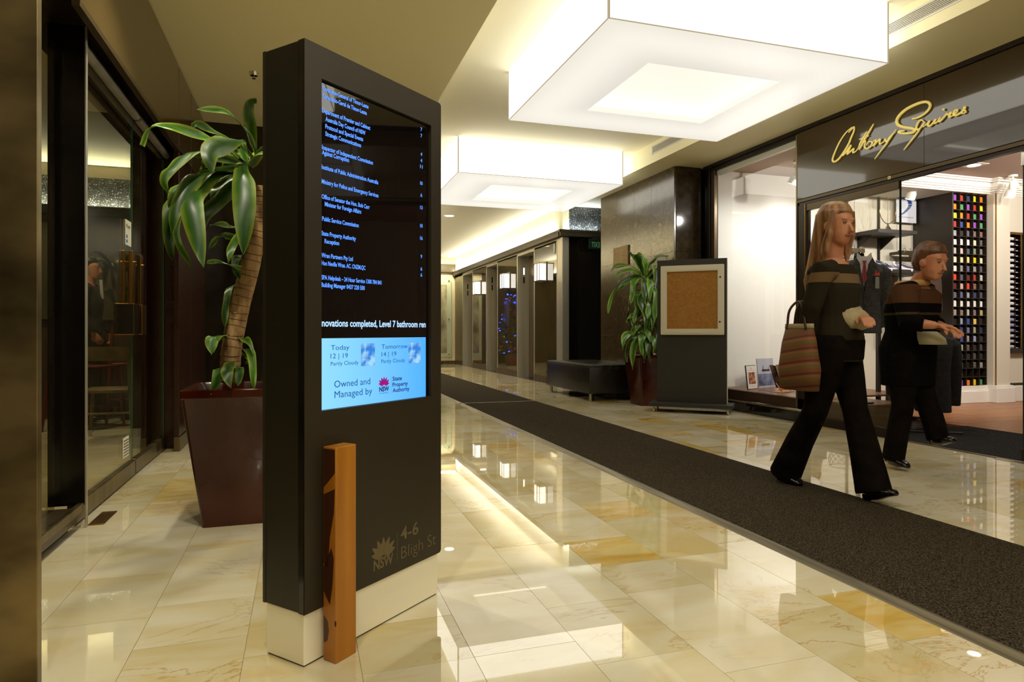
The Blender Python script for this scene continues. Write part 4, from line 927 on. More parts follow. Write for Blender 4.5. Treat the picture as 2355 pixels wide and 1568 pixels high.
    # clothes
    if cfg.get('top'):
        bm = B(); torso(bm, cfg.get('tg', .018), top=False, low=cfg.get('low', .04))
        for sd in ('L', 'R'):
            sg_ = 1 if sd == 'L' else -1; sh, el, wr_ = J['sh' + sd], J['el' + sd], J['wr' + sd]; g = cfg.get('tg', .018); e = el.lerp(wr_, cfg.get('sleeve', .92))
            tube(bm, [sh - L * sg_ * .06, sh, sh.lerp(el, .4), el, e], [.055 + g, .056 + g, .047 + g, .042 + g, .034 + g * .7], 14)
        o_ = obj(cfg.get('topname', 'jacket'), bm, cfg['top'], t, 'all'); remesh(o_, .007, 3)
    if cfg.get('legs'):
        bm = B(); secs(bm, [(pel + U * .04, L * (.145 * k + .012), F * .112), (pel - U * .02, L * (.172 * k + .012), F * .13), (pel - U * .13, L * (.165 * k + .012), F * .122)], 18, 2.4)
        for sd in ('L', 'R'):
            hp, kn, an = J['hip' + sd], J['kn' + sd], J['an' + sd]; fl = cfg.get('flare', .0)
            tube(bm, [hp + U * .05, hp, hp.lerp(kn, .5), kn, kn.lerp(an, .5), an - U * cfg.get('hem', .03)], [.085, .1, .085, .066, .064 + fl * .4, .06 + fl], 16, ell=1.1)
        o_ = obj('trousers', bm, cfg['legs'], t, 'all'); remesh(o_, .008, 3)
    for sd in ('L', 'R'):
        an, to = J['an' + sd], J['toe' + sd]; bm = B(); d = (to - an); d.z *= .0 if cfg.get('flat' + sd, True) else 1; d.normalize()
        sole = Vector((an.x, an.y, min(to.z, an.z) - .0)) if cfg.get('flat' + sd, True) else an
        heel = Vector((an.x, an.y, an.z)) - d * .045
        up = (to - an).normalized(); sdv = d.cross(U).normalized()
        hz = J.get('hz' + sd, Vector((0, 0, 0)))
        low = lambda p, hgt: Vector((p.x, p.y, p.z))
        h0 = an - U * .045 - d * .05; b0 = an.lerp(to, .55); b0 = b0 - U * .012
        secs(bm, [(h0, sdv * .024, U * .026), (an - U * .035 - d * .02, sdv * .032, U * .045), (an.lerp(to, .3) - U * .02, sdv * .036, U * .038), (b0, sdv * .043, U * .026), (an.lerp(to, .85), sdv * .036, U * .018), (to, sdv * .016, U * .010)], 14, 2.6)
        hl_ = cfg.get('heel', .03)
        tube(bm, [h0 - U * .01, h0 - U * (.02 + hl_)], [.024, .019], 10)
        obj('shoe', bm, cfg['shoe'], t, 'all')
    return t, J, base
M_skin = vary(mat('skin', (196, 132, 96), .5), (184, 118, 84), (204, 142, 106), 9)
M_skin.node_tree.nodes['Principled BSDF'].inputs['Subsurface Weight'].default_value = 0.0
M_hair = vary(mat('light_brown_hair', (150, 104, 66), .45), (112, 74, 44), (186, 140, 96), 30, stretch=(1, 1, .12), bump=.6)
M_hair2 = vary(mat('brown_hair', (96, 58, 34), .45), (70, 40, 24), (120, 76, 46), 30, stretch=(1, 1, .15), bump=.6)
M_dktr = vary(mat('black_trouser_cloth', (20, 15, 11), .9, spec=.05), (12, 9, 6), (24, 18, 13), 12, bump=.3)
M_shoe = mat('black_leather_shoe', (14, 11, 9), .22)
def P(px, py, x): return onX(px, py, x)
def bands(m, base, bnds):
    """horizontal knitted bands by height (object space z)"""
    b = m.node_tree.nodes['Principled BSDF']; tc = nd(m, 'ShaderNodeTexCoord'); sp = nd(m, 'ShaderNodeSeparateXYZ'); lk(m, tc.outputs['Object'], sp.inputs[0])
    dv = nd(m, 'ShaderNodeMath', operation='DIVIDE'); dv.inputs[1].default_value = 2.0; lk(m, sp.outputs[2], dv.inputs[0])
    r = nd(m, 'ShaderNodeValToRGB'); r.color_ramp.interpolation = 'CONSTANT'; e = r.color_ramp.elements
    pts = [(0, base)] + [x for z0, z1, c in bnds for x in ((z0 / 2, c), (z1 / 2, base))]
    while len(e) < len(pts): e.new(.5)
    for el, (p, c) in zip(e, pts): el.position = p; el.color = (*srgb(c), 1)
    lk(m, dv.outputs[0], r.inputs[0]); lk(m, r.outputs[0], b.inputs['Base Color']); return m
# the woman with the tan bag, stepping along the runner's edge
M_top1 = bands(mat('striped_knit', (36, 31, 22), .95, spec=.08), (44, 38, 27), [(1.22, 1.275, (112, 90, 62)), (1.37, 1.43, (92, 68, 48))])
J = dict(pelvis=P(1922, 775, 2.95), chest=P(1916, 665, 2.95), neck=P(1913, 597, 2.95), head=P(1924, 517, 2.95), shR=P(1893, 622, 2.79), shL=P(1932, 620, 3.11), elR=P(1868, 702, 2.75), wrR=P(1850, 768, 2.77), elL=P(1938, 706, 3.17), wrL=P(1982, 728, 3.02),
         hipR=P(1908, 792, 2.87), hipL=P(1934, 790, 3.03), knR=P(1875, 945, 2.86), anR=P(1806, 1078, 2.88), toeR=P(1842, 1114, 2.88), knL=P(1966, 940, 3.03), anL=P(2010, 1120, 3.02), toeL=P(2062, 1136, 3.02))
w1, _, w1b = figure('person', 'woman with long light brown hair carrying a tan bag, walking on the runner', J, (0, -1, 0), (1, 0, 0),
       dict(skin=M_skin, hair=M_hair, long=.24, top=M_top1, topname='knitted_top', legs=M_dktr, flare=.03, shoe=M_shoe, look=(.1, 0, -.12), palmR=(0, -1, 0), curlR=.9, palmL=(0, 0, -1), curlL=.4, heel=.035, k=.86, tg=.012, flatL=False, flatR=False), 'two women walking past the shop')
bm = B(); c = P(1950, 722, 3.02) - w1b
secs(bm, [(P(1893, 700, 2.93) - w1b, Vector((.05, 0, 0)), Vector((0, .0, .02))), (P(1925, 712, 2.95) - w1b, Vector((.10, 0, 0)), Vector((0, 0, .045))), (P(1955, 722, 2.98) - w1b, Vector((.10, 0, 0)), Vector((0, 0, .06))), (P(1972, 740, 3.0) - w1b, Vector((.085, 0, 0)), Vector((0, -.03, .05))), (P(1978, 752, 3.0) - w1b, Vector((.06, 0, 0)), Vector((0, -.02, .02)))], 14, 2.4)
obj('cream_sleeve', bm, vary(mat('cream_wool', (176, 160, 122), .9), (150, 134, 98), (190, 176, 140), 9, bump=.4), w1, 'all', 'cream sleeve bunched across the waist')
t = thing('handbag', 'large tan and olive striped shoulder bag hanging at the walking woman\'s hip', 'bag', tuple(P(1838, 888, 2.74)))
M_bag = stripes(mat('tan_striped_bag', (120, 72, 36), .8), [(0, (112, 62, 30)), (.3, (96, 82, 34)), (.55, (128, 80, 40)), (.8, (84, 44, 26))], 14, (0, .15, 1))
o0 = P(1838, 888, 2.74)
bm = B(); secs(bm, [((0, 0, -.02), (.055, 0, 0), (0, .13, 0)), ((0, 0, .1), (.07, 0, 0), (0, .135, 0)), ((0, 0, .25), (.055, 0, 0), (0, .115, 0)), ((0, 0, .355), (.022, 0, 0), (0, .10, 0))], 20, 3); obj('bag_body', bm, M_bag, t, 'all')
for x in (-.025, .025):
    bm = B(); tube(bm, spline([(x, .07, .33), (x, .05, .44), (x * .5, -.01, .49), (x, -.06, .43), (x, -.08, .33)]), .007, 8); obj('handle', bm, mat('brown_leather', (70, 40, 24), .4), t, 'all')
obj('rim_band', secs(B(), [((0, 0, .335), (.03, 0, 0), (0, .106, 0)), ((0, 0, .362), (.028, 0, 0), (0, .104, 0))], 20, 3), mat('cream_band', (170, 156, 126), .8), t, 'all')
# the second woman, nearer the shop
M_top2 = bands(mat('black_coat_cloth', (12, 10, 9), .95, spec=.05), (15, 12, 11), [(1.06, 1.075, (70, 54, 34)), (1.14, 1.26, (78, 52, 34))])
J = dict(pelvis=P(2088, 800, 4.0), chest=P(2098, 712, 4.0), neck=P(2108, 655, 4.0), head=P(2142, 602, 4.0), shR=P(2080, 672, 3.84), shL=P(2122, 670, 4.15), elR=P(2092, 742, 3.78), wrR=P(2152, 748, 3.86), elL=P(2128, 738, 4.2), wrL=P(2182, 756, 4.08),
         hipR=P(2078, 815, 3.92), hipL=P(2100, 815, 4.08), knR=P(2076, 935, 3.92), anR=P(2054, 1046, 3.915), toeR=P(2090, 1074, 3.915), knL=P(2128, 915, 4.08), anL=P(2158, 1000, 4.1), toeL=P(2196, 1014, 4.1))
w2, _, w2b = figure('person', 'short-haired woman in a black coat leaning forward beside the shop entrance', J, (0, -1, 0), (1, 0, 0),
       dict(skin=M_skin, hair=M_hair2, top=M_top2, topname='coat', low=.16, tg=.028, sleeve=.55, legs=M_dktr, flare=.008, shoe=M_shoe, look=(0, 0, -.25), palmR=(0, 0, -1), curlR=.4, palmL=(0, 0, -1), curlL=.4, heel=.01, k=1.0, flatL=False, flatR=False), 'two women walking past the shop')
bm = B(); tube(bm, [P(2098, 652, 3.98) - w2b + Vector((.085 * cos(a_), .085 * sin(a_), .006 * cos(a_))) for a_ in [2 * pi * k_ / 14 for k_ in range(15)]], .024, 8, False); obj('collar', bm, mat('tan_collar', (176, 136, 84), .8), w2, 'all', 'tan collar')
bm = B(); secs(bm, [(P(2132, 762, 3.95) - w2b, Vector((.07, 0, 0)), Vector((0, .04, 0))), (P(2142, 778, 3.95) - w2b, Vector((.08, 0, 0)), Vector((0, .07, 0))), (P(2146, 792, 3.95) - w2b, Vector((.07, 0, 0)), Vector((0, .075, 0)))], 14, 2.6); obj('shirt_tail', bm, mat('cream_shirt', (178, 170, 140), .8), w2, 'all', 'cream shirt hem')

# grey suit jacket on a bust inside the glass
def jacket(name, label, loc, rz, cloth, shirt=None, tie=None, h=.72, sw=.23, group=None, cat='jacket', bust=True):
    t = thing(name, label, cat, loc, rz, group); z = 0
    bm = B(); secs(bm, [((0, 0, -h), (sw * .86, 0, 0), (0, .13, 0)), ((0, 0, -h * .55), (sw * .80, 0, 0), (0, .12, 0)), ((0, 0, -h * .3), (sw * .86, 0, 0), (0, .125, 0)), ((0, 0, -.13), (sw * .96, 0, 0), (0, .115, 0)), ((0, 0, -.055), (sw * .86, 0, 0), (0, .09, 0)), ((0, 0, 0), (sw * .36, 0, 0), (0, .065, 0))], 20, 2.6)
    for s_ in (-1, 1): tube(bm, [(s_ * sw * .78, 0, -.07), (s_ * sw * .98, 0, -.12), (s_ * sw * 1.08, -.01, -.32), (s_ * sw * 1.07, -.03, -h * .92)], [.05, .062, .056, .048], 14)
    o_ = obj('body', bm, cloth, t, 'all'); remesh(o_, .009, 2)
    if shirt:
        obj('shirt_front', prism(B(), [(-.052, .02), (.052, .02), (.0, -.26)], 1, -.150, -.118), shirt, t)
        for s_ in (-1, 1):
            obj('collar_wing', prism(B(), [(s_ * .012, .0), (s_ * .06, .055), (s_ * .068, -.0), (s_ * .03, -.065)], 1, -.158, -.146), shirt, t)
            obj('lapel', prism(B(), [(s_ * .06, .03), (s_ * .12, -.09), (s_ * .085, -.10), (s_ * .10, -.125), (s_ * .004, -.33), (s_ * .02, -.22)], 1, -.156, -.128), cloth, t)
        if tie: obj('tie', prism(B(), [(-.016, -.025), (.016, -.025), (.01, -.05), (.024, -.2), (0, -.24), (-.024, -.2), (-.01, -.05)], 1, -.164, -.152), tie, t)
        obj('opening', box(B(), -.003, .001, -.140, -.125, -h, -.32), M_blackm, t)
        for z in (-.37, -.46): bm = B(); tube(bm, [(.012, -.142, z), (.012, -.136, z)], .009, 10); obj('button', bm, M_blackm, t)
    return t
M_suit = vary(mat('charcoal_wool', (62, 60, 58), .9), (52, 50, 49), (74, 71, 68), 40, bump=.3)
j0 = at(1968, 597, 5.05)
jk = jacket('suit_jacket', 'charcoal suit jacket with red dotted tie on a stand behind the glass', (j0.x + .05, 5.06, j0.z), -.5, M_suit, mat('white_cotton', (226, 218, 222)), dots(mat('red_dotted_silk', (190, 50, 40), .5), (190, 50, 40), (30, 30, 50), 60, .4))
obj('pocket_square', prism(B(), [(.09, -.17), (.145, -.165), (.135, -.13), (.12, -.15), (.11, -.11), (.1, -.14)], 1, -.14, -.128), mat('red_silk', (196, 70, 60), .5), jk)
obj('paper_tag', box(B(), .10, .135, -.145, -.14, -.29, -.18), mat('grey_tag', (150, 150, 146), .6), jk)
bm = B(); secs(bm, [((0, 0, 0), (.05, 0, 0), (0, .045, 0)), ((0, 0, .06), (.045, 0, 0), (0, .04, 0)), ((0, 0, .075), (.02, 0, 0), (0, .02, 0))], 14); obj('neck_block', bm, M_black, jk, 'all')
bm = B(); tube(bm, [(0, 0, -.7), (0, 0, -j0.z + .27)], .015, 10); tube(bm, [(0, 0, -j0.z + .27), (0, 0, -j0.z + .256)], .13, 20); obj('stand', bm, M_dkframe, jk, True)
# dark garments on the floor rack further in
rk = thing('garment_rack', 'black garment rack in the middle of the shop floor', 'clothes rack', (5.95, 5.02, 0), .9)
for x in (-.55, .55):
    bm = B(); tube(bm, [(x, 0, .02), (x, 0, 1.03)], .014, 10); tube(bm, [(x, -.22, .016), (x, .22, .016)], .014, 8); obj('upright', bm, M_blackm, rk, True)
bm = B(); tube(bm, [(-.57, 0, 1.03), (.57, 0, 1.03)], .013, 10); obj('rail_bar', bm, M_blackm, rk, True)
rkM = Matrix.Translation((5.95, 5.02, 0)) @ Matrix.Rotation(.9, 4, 'Z')
jp = None
gl = [('black jacket hanging in front of the striped shirt on the rack', 'b'), ('blue-white striped shirt hanging between black jackets on the garment rack', 'paleshirt'), ('black jacket hanging directly after the striped shirt on the rack', 'b'), ('black jacket hanging second after the striped shirt on the rack', 'b'), ('black jacket hanging at the right end of the garment rack', 'b')]
M_blk = vary(mat('black_wool', (20, 17, 16), .9), (14, 12, 11), (30, 26, 24), 30)
M_psh = stripes(mat('pale_striped_shirt', (200, 200, 216), .8), [(0, (206, 206, 220)), (.6, (150, 150, 180))], 60, (1, 1, 0))
for k, (lb, kd) in enumerate(gl):
    p_ = rkM @ Vector((-.48 + k * .24, 0, .94))
    if kd == 'b' and jp is not None:
        g_ = copy_tree(jp); g_['label'] = lb; g_.location = p_; g_.rotation_euler = (0, 0, 2.47)
    else:
        g_ = jacket('hanging_shirt' if kd != 'b' else 'hanging_jacket', lb, tuple(p_), 2.47, M_blk if kd == 'b' else M_psh, None, None, .74, .17, 'clothes on the garment rack', 'shirt' if kd != 'b' else 'jacket')
        bm = B(); tube(bm, spline([(0, 0, .0), (0, 0, .05), (.0, .02, .09), (0, -.01, .105), (0, -.02, .085)], 4), .003, 6); obj('hanger_hook', bm, M_chrome, g_)
        if kd == 'b': jp = g_
p_ = at(2088, 585, 6.55)
g_ = jacket('hanging_jacket', 'brown garment on a hanger under the right-hand wall rail', (7.88, 6.55, 1.87), .1, mat('brown_cloth', (64, 44, 32), .9), None, None, .7, .16, None)
bm = B(); tube(bm, spline([(0, 0, .0), (0, 0, .08), (.02, 0, .12), (0, 0, .14), (-.02, 0, .12)], 4), .004, 6); obj('hanger_hook', bm, M_chrome, g_)
t = thing('display_table', 'dark wooden display table seen between the two women', 'table', (6.55, 6.02, 0), -.1)
obj('tabletop', box(B(), -.25, .25, -.2, .2, 1.16, 1.2, .004), M_unit, t)
for sx in (-.21, .21):
    for sy in (-.16, .16): obj('leg', box(B(), sx - .02, sx + .02, sy - .02, sy + .02, 0, 1.16, .002), M_unit, t)
for k, (x, y, k2) in enumerate(((6.45, 5.93, 'spotted/navy/white'), (6.62, 5.93, 'spotted/black/white'))):
    bm = B(); tube(bm, [(0, -.03, .03), (0, .03, .03)], .03, 16); o = obj('rolled_tie', bm, tiemat(k2), None, True, loc=(x, y, 1.201)); tag(o, ('navy' if k == 0 else 'black') + ' spotted tie rolled up on the dark display table', 'tie', 'ties on the display table')

# ------------------------------------------------------------------ directory kiosk
K0 = Vector((.006, 1.927, 0)); KA = math.atan2(.6525, .7578); KD = Vector((.7578, .6525, 0))
def kio(px, py, off=0):
    k0 = K0 + Vector((-KD.y, KD.x, 0)) * off
    r = ray(px, py); det = r.x * (-KD.y) + r.y * KD.x; k = (k0.x * (-KD.y) + k0.y * KD.x) / det
    return (r.x * k - k0.x) * KD.x + (r.y * k - k0.y) * KD.y, CAM_H + r.z * k
kt = thing('directory_kiosk', 'tall dark freestanding directory kiosk with a lit screen on a white plinth', 'kiosk', tuple(K0), KA)
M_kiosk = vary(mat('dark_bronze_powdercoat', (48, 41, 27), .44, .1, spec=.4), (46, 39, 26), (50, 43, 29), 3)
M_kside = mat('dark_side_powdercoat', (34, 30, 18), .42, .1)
KW, KDp, ZT, ZPL = .624, .180, 1.776, .152
T0, T1, Z0, Z1 = .0625, .5675, .7205, 1.6825
def rr(x0, x1, z0, z1, r, n=5, corners=(1, 1, 1, 1)):
    pts = []
    for (cx_, cz_, a0), on in zip(((x1 - r, z0 + r, -pi / 2), (x1 - r, z1 - r, 0), (x0 + r, z1 - r, pi / 2), (x0 + r, z0 + r, pi)), corners):
        if on: pts += [(cx_ + r * cos(a0 + pi / 2 * k / n), cz_ + r * sin(a0 + pi / 2 * k / n)) for k in range(n + 1)]
        else: pts.append({-pi / 2: (x1, z0), 0: (x1, z1), pi / 2: (x0, z1), pi: (x0, z0)}[a0])
    return pts
# front frame with a real opening for the screen
bm = B(); outer = rr(0, KW, ZPL, ZT, .012, 5, (1, 1, 0, 0)); inner = [(T1, Z0), (T1, Z1), (T0, Z1), (T0, Z0)]
def ringprism(bm, outer, inner, y0, y1):
    fo = [bm.verts.new((u, y0, v)) for u, v in outer]; fi = [bm.verts.new((u, y0, v)) for u, v in inner]
    es = [bm.edges.new((fo[k], fo[(k + 1) % len(fo)])) for k in range(len(fo))] + [bm.edges.new((fi[k], fi[(k + 1) % len(fi)])) for k in range(len(fi))]
    bmesh.ops.triangle_fill(bm, edges=es, use_beauty=True)
    r = bmesh.ops.extrude_face_region(bm, geom=bm.faces[:]); bmesh.ops.translate(bm, verts=[v for v in r['geom'] if isinstance(v, bmesh.types.BMVert)], vec=(0, y1 - y0, 0))
    return bm
obj('front_frame', ringprism(bm, outer, inner, 0, .022), M_kiosk, kt)
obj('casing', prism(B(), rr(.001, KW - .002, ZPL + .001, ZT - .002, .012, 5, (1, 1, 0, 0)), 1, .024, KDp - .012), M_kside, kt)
obj('rear_frame', prism(B(), rr(0, KW, ZPL, ZT, .012, 5, (1, 1, 0, 0)), 1, KDp - .012, KDp), M_kiosk, kt)
obj('corner_seam', box(B(), -.001, .012, .0235, .0245, ZPL, ZT), M_black, kt)
obj('side_flange', box(B(), -.0015, .001, .002, .022, ZPL, ZT - .004), M_black, kt)
obj('plinth', box(B(), .006, KW - .008, .010, KDp - .010, .004, ZPL, .002), mat('cream_plinth', (248, 242, 220), .22, spec=.6, coat=.2), kt)
obj('plinth_shadow_gap', box(B(), .010, KW - .012, .014, KDp - .014, 0, .004), M_blackm, kt)
YF = .0115
scn = obj('screen', box(B(), T0 - .01, T1 + .01, .012, .022, Z0 - .01, Z1 + .01), mat('screen_glass', (16, 12, 14), .02, spec=.9, coat=.3), kt)
M_txt = emis('screen_text_blue', (84, 142, 255), 1.35); M_tick = emis('screen_text_white', (170, 208, 255), 1.2)
YF = .0115
def kt_text(s, px0, py0, px1, m, hgt, name='text_line', bold=0, dz=0, right=None):
    a, z = kio(px0, py0, YF); b, _ = kio(px1, py0, YF)
    return text(name, s, m, scn, (a, YF, z - hgt / 2 + dz), (1, 0, 0), (0, 0, 1), b - a, height=hgt, depth=.0003, bold=bold)
Z0x, Z0y, SC = 580, 60, 2.45
LN = [('Consulate-General of Timor-Leste', 395, 347, 655), ('Consulado-Geral de Timor-Leste', 395, 390, 645), ('Department of Premier and Cabinet', 393, 472, 665), ('Australia Day Council of NSW', 413, 521, 638), ('Protocol and Special Events', 412, 563, 625), ('Strategic Communications', 412, 604, 613),
      ('Inspector of Independent Commission', 393, 680, 680), ('Against Corruption', 393, 709, 545), ('Institute of Public Administration Australia', 391, 791, 710), ('Ministry for Police and Emergency Services', 391, 873, 711), ('Office of Senator the Hon. Bob Carr', 391, 958, 662), ('Minister for Foreign Affairs', 409, 1001, 614),
      ('Public Service Commission', 394, 1083, 600), ('State Property Authority', 390, 1165, 584), ('Reception', 408, 1210, 490), ('Wran Partners Pty Ltd', 390, 1289, 567), ('Hon Neville Wran. AC. CNZM.QC', 390, 1333, 638), ('SPA Helpdesk \u2013 24 Hour Service 1300 784 841', 390, 1414, 728), ('Building Manager 0437 220 500', 390, 1456, 634)]
for s, a, y, b in LN: kt_text(s, Z0x + a / SC, Z0y + y / SC, Z0x + b / SC, M_txt, .0128, bold=.022)
for s, y in (('7', 580), ('7', 616), ('4', 720), ('4', 755), ('11', 789), ('10', 883), ('6', 951), ('13', 1020), ('10', 1123), ('16', 1193), ('9', 1297), ('6', 1367), ('6', 1401)):
    w_ = 3.4 if len(s) == 1 else 5.6; kt_text(s, Z0x + 953 / SC - w_ / 2, Z0y + y / SC, Z0x + 953 / SC + w_ / 2, M_txt, .0122, name='floor_number', bold=.02)
kt_text('novations completed, Level 7 bathroom ren', 740, 742, 979, M_tick, .021, name='ticker_text', bold=.02)
P0z = kio(739, 778, YF)[1]; P1z = kio(739, 943, YF)[1]; PT = kio(979, 800, YF)[0]
def bluepanel():
    m = emis('weather_panel_blue', (120, 196, 255), 1.0); b = m.node_tree.nodes['Principled BSDF']; tc = nd(m, 'ShaderNodeTexCoord'); sp = nd(m, 'ShaderNodeSeparateXYZ'); lk(m, tc.outputs['Generated'], sp.inputs[0])
    r = nd(m, 'ShaderNodeValToRGB'); r.color_ramp.elements[0].color = (*srgb((140, 212, 255)), 1); r.color_ramp.elements[1].color = (*srgb((74, 168, 250)), 1); lk(m, sp.outputs[0], r.inputs[0]); lk(m, r.outputs[0], b.inputs['Emission Color']); return m
wp = obj('weather_panel', box(B(), T0 - .012, PT, .0112, .012, P1z, P0z), bluepanel(), kt)
M_bt = emis('panel_text_blue', (10, 84, 160), .8); M_navy = emis('panel_text_navy', (20, 50, 140), .6); M_mag = emis('panel_magenta', (170, 20, 140), .7); M_lb = emis('panel_line_blue', (60, 130, 210), .8)
def wt(s, px0, px1, py, hgt, m, bold=0, nm='text_line'):
    a, z = kio(px0, py, YF); b, _ = kio(px1, py, YF)
    return text(nm, s, m, wp, (a, .0108, z - hgt * .5), (1, 0, 0), (0, 0, 1), b - a, height=hgt, depth=.0003, bold=bold)
def zz(y): return 700 + y / 6.03
def xx(x): return 700 + x / 6.03
wt('Today', xx(365), xx(620), zz(598), .0145, M_bt); wt('12 | 19', xx(360), xx(600), zz(715), .0145, M_bt); wt('Partly Cloudy', xx(362), xx(748), zz(822), .0118, M_bt)
wt('Tomorrow', xx(1068), xx(1428), zz(585), .0145, M_bt); wt('14 | 19', xx(1068), xx(1272), zz(690), .0148, M_bt); wt('Partly Cloudy', xx(1065), xx(1392), zz(788), .0122, M_bt)
wt('Owned and', xx(412), xx(910), zz(1105), .0205, M_bt); wt('Managed by', xx(415), xx(938), zz(1250), .0205, M_bt)
wt('NSW', xx(1035), xx(1172), zz(1178), .0145, M_navy, .04); wt('GOVERNMENT', xx(1035), xx(1168), zz(1235), .0040, M_navy)
wt('State', xx(1220), xx(1350), zz(1030), .0135, M_navy, .02); wt('Property', xx(1220), xx(1432), zz(1112), .0135, M_navy, .02); wt('Authority', xx(1220), xx(1455), zz(1190), .0135, M_navy, .02)
a, z = kio(xx(1202), zz(1000), YF); z2 = kio(xx(1202), zz(1232), YF)[1]; obj('divider_line', box(B(), a, a + .0008, .0106, .0108, z2, z), M_lb, wp)
def cloudpic(px0, px1, py0, py1):
    a, z1_ = kio(px0, py0, YF); b, _ = kio(px1, py0, YF); z0_ = kio(px0, py1, YF)[1]
    m = MATS.get('cloud_picture') or emis('cloud_picture', (90, 160, 230), .9)
    if 'cloud_done' not in MATS:
        bs = m.node_tree.nodes['Principled BSDF']; tc = nd(m, 'ShaderNodeTexCoord'); n = nd(m, 'ShaderNodeTexNoise', i_Scale=2.2, i_Detail=4.0); lk(m, tc.outputs['Generated'], n.inputs['Vector'])
        r = nd(m, 'ShaderNodeValToRGB'); r.color_ramp.elements[0].position = .42; r.color_ramp.elements[1].position = .6; r.color_ramp.elements[0].color = (*srgb((50, 130, 220)), 1); r.color_ramp.elements[1].color = (*srgb((160, 214, 250)), 1)
        lk(m, n.outputs['Fac'], r.inputs[0]); lk(m, r.outputs[0], bs.inputs['Emission Color']); MATS['cloud_done'] = m
    obj('weather_picture', box(B(), a, b, .0104, .0108, z0_, z1_), m, wp)
cloudpic(xx(782), xx(975), zz(540), zz(855)); cloudpic(xx(1440), xx(1606), zz(532), zz(818))
# lotus-like emblem: petals
def emblem(parent, cx, cz, w_, h, y, m, nm='emblem'):
    def petal(ang, ln, wd, bx_=0, bz=0):
        wd *= 1.45; pts = [(0, .02), (-wd * .8, ln * .35), (-wd * .85, ln * .62), (-wd * .3, ln * .92), (0, ln), (wd * .3, ln * .92), (wd * .85, ln * .62), (wd * .8, ln * .35)]
        return [(cx + bx_ + (u * cos(ang) + v * sin(ang)) * w_, cz + bz + (-u * sin(ang) + v * cos(ang)) * h) for u, v in pts]
    bm = B()
    for i, (ang, ln, wd, bx_, bz) in enumerate(((0, .95, .09, 0, 0), (-.33, .92, .10, -.02, 0), (.33, .92, .10, .02, 0), (-.75, .82, .10, -.03, 0), (.75, .82, .10, .03, 0), (-1.2, .62, .12, -.04, -.0), (1.2, .62, .12, .04, 0), (-.14, .74, .1, -.09, -.02), (.14, .74, .1, .09, -.02), (-1.05, .3, .07, -.36 * w_ / w_ * 0 - .0, .0))):
        if i == 9: continue
        prism(bm, petal(ang, ln, wd, bx_ * w_, bz * h), 1, y - .00006 * (i + 1), y)
    for s_ in (-1, 1): prism(bm, [(cx + s_ * .06 * w_, cz - .05 * h), (cx + s_ * .38 * w_, cz - .0 * h), (cx + s_ * .36 * w_, cz - .06 * h), (cx + s_ * .08 * w_, cz - .12 * h)], 1, y - .0003, y)
    return obj(nm, bm, m, parent)
a, z = kio(xx(1102), zz(1118), YF); emblem(wp, a, z, .040, .029, .0107, M_mag)
# engraved address on the casing
M_eng = mat('engraved_bronze', (112, 98, 66), .5, .3)
ex = lambda x: 840 + x / 11.2
ey = lambda y: 1190 + y / 11.2
def kf(s, x0, y0, x1, hgt, bold=0, nm='engraved_text'):
    a, z = kio(ex(x0), ey(y0)); b = kio(ex(x1), ey(y0))[0]
    return text(nm, s, M_eng, kt, (a, -.0003, z), (1, 0, 0), (0, 0, 1), b - a, height=hgt, depth=.0003, bold=bold)
kf('NSW', 210, 1380, 718, .032, .03); kf('4-6', 908, 590, 1365, .043, .01); kf('Bligh St', 925, 1070, 1812, .042, -.012)
a, z = kio(ex(818), ey(355)); z2 = kio(ex(818), ey(1125))[1]; obj('engraved_line', box(B(), a - .0008, a + .0008, -.0004, .0, z2, z), M_eng, kt)
a, z = kio(ex(468), ey(985)); emblem(kt, a, z, .088, .064, -.0002, M_eng, 'engraved_emblem')
# timber post leaning flush against the kiosk
tp = thing('timber_post', 'square reddish-brown timber post standing against the front of the kiosk', 'post', tuple(K0), KA)
M_post = vary(mat('oiled_timber', (206, 144, 60), .38), (150, 90, 16), (188, 124, 30), 7, stretch=(1, 1, .07), detail=7, dist=.6, rough=(.3, .45), bump=.12)
obj('post_body', box(B(), .066, .147, -.053, -.002, 0, .618, .0025), M_post, tp)
M_dstain = mat('dark_stained_timber', (62, 30, 14), .3)
side = [(-.0525, .56), (-.0125, .60), (-.0025, .60), (-.0025, .21), (-.022, .24), (-.035, .20), (-.03, .30), (-.018, .38), (-.03, .42), (-.0525, .45), (-.0525, .50), (-.03, .52)]
bm = B()
def sidepatch(pts): 
    lo = [bm.verts.new((.0655, u, v)) for u, v in pts]; hi = [bm.verts.new((.0662, u, v)) for u, v in pts]; n_ = len(pts)
    for k in range(n_): bm.faces.new((lo[k], lo[(k + 1) % n_], hi[(k + 1) % n_], hi[k]))
    bm.faces.new(lo); bm.faces.new(hi[::-1])
sidepatch([(-.050, .612), (-.005, .612), (-.005, .50), (-.050, .545)]); sidepatch([(-.050, .50), (-.005, .48), (-.005, .28), (-.022, .27), (-.03, .36), (-.046, .43)])
sidepatch([(-.046, .30), (-.036, .33), (-.005, .27), (-.005, .20), (-.03, .165), (-.04, .22)]); sidepatch([(-.005, .13), (-.02, .118), (-.026, .09), (-.02, .06), (-.005, .05)])
obj('dark_heartwood', bm, M_dstain, tp)
bm = B(); ball(bm, (.067, -.051, .115), .006, 8, 6, (.3, .6, 1.6)); obj('knot', bm, M_blackm, tp, 'all')

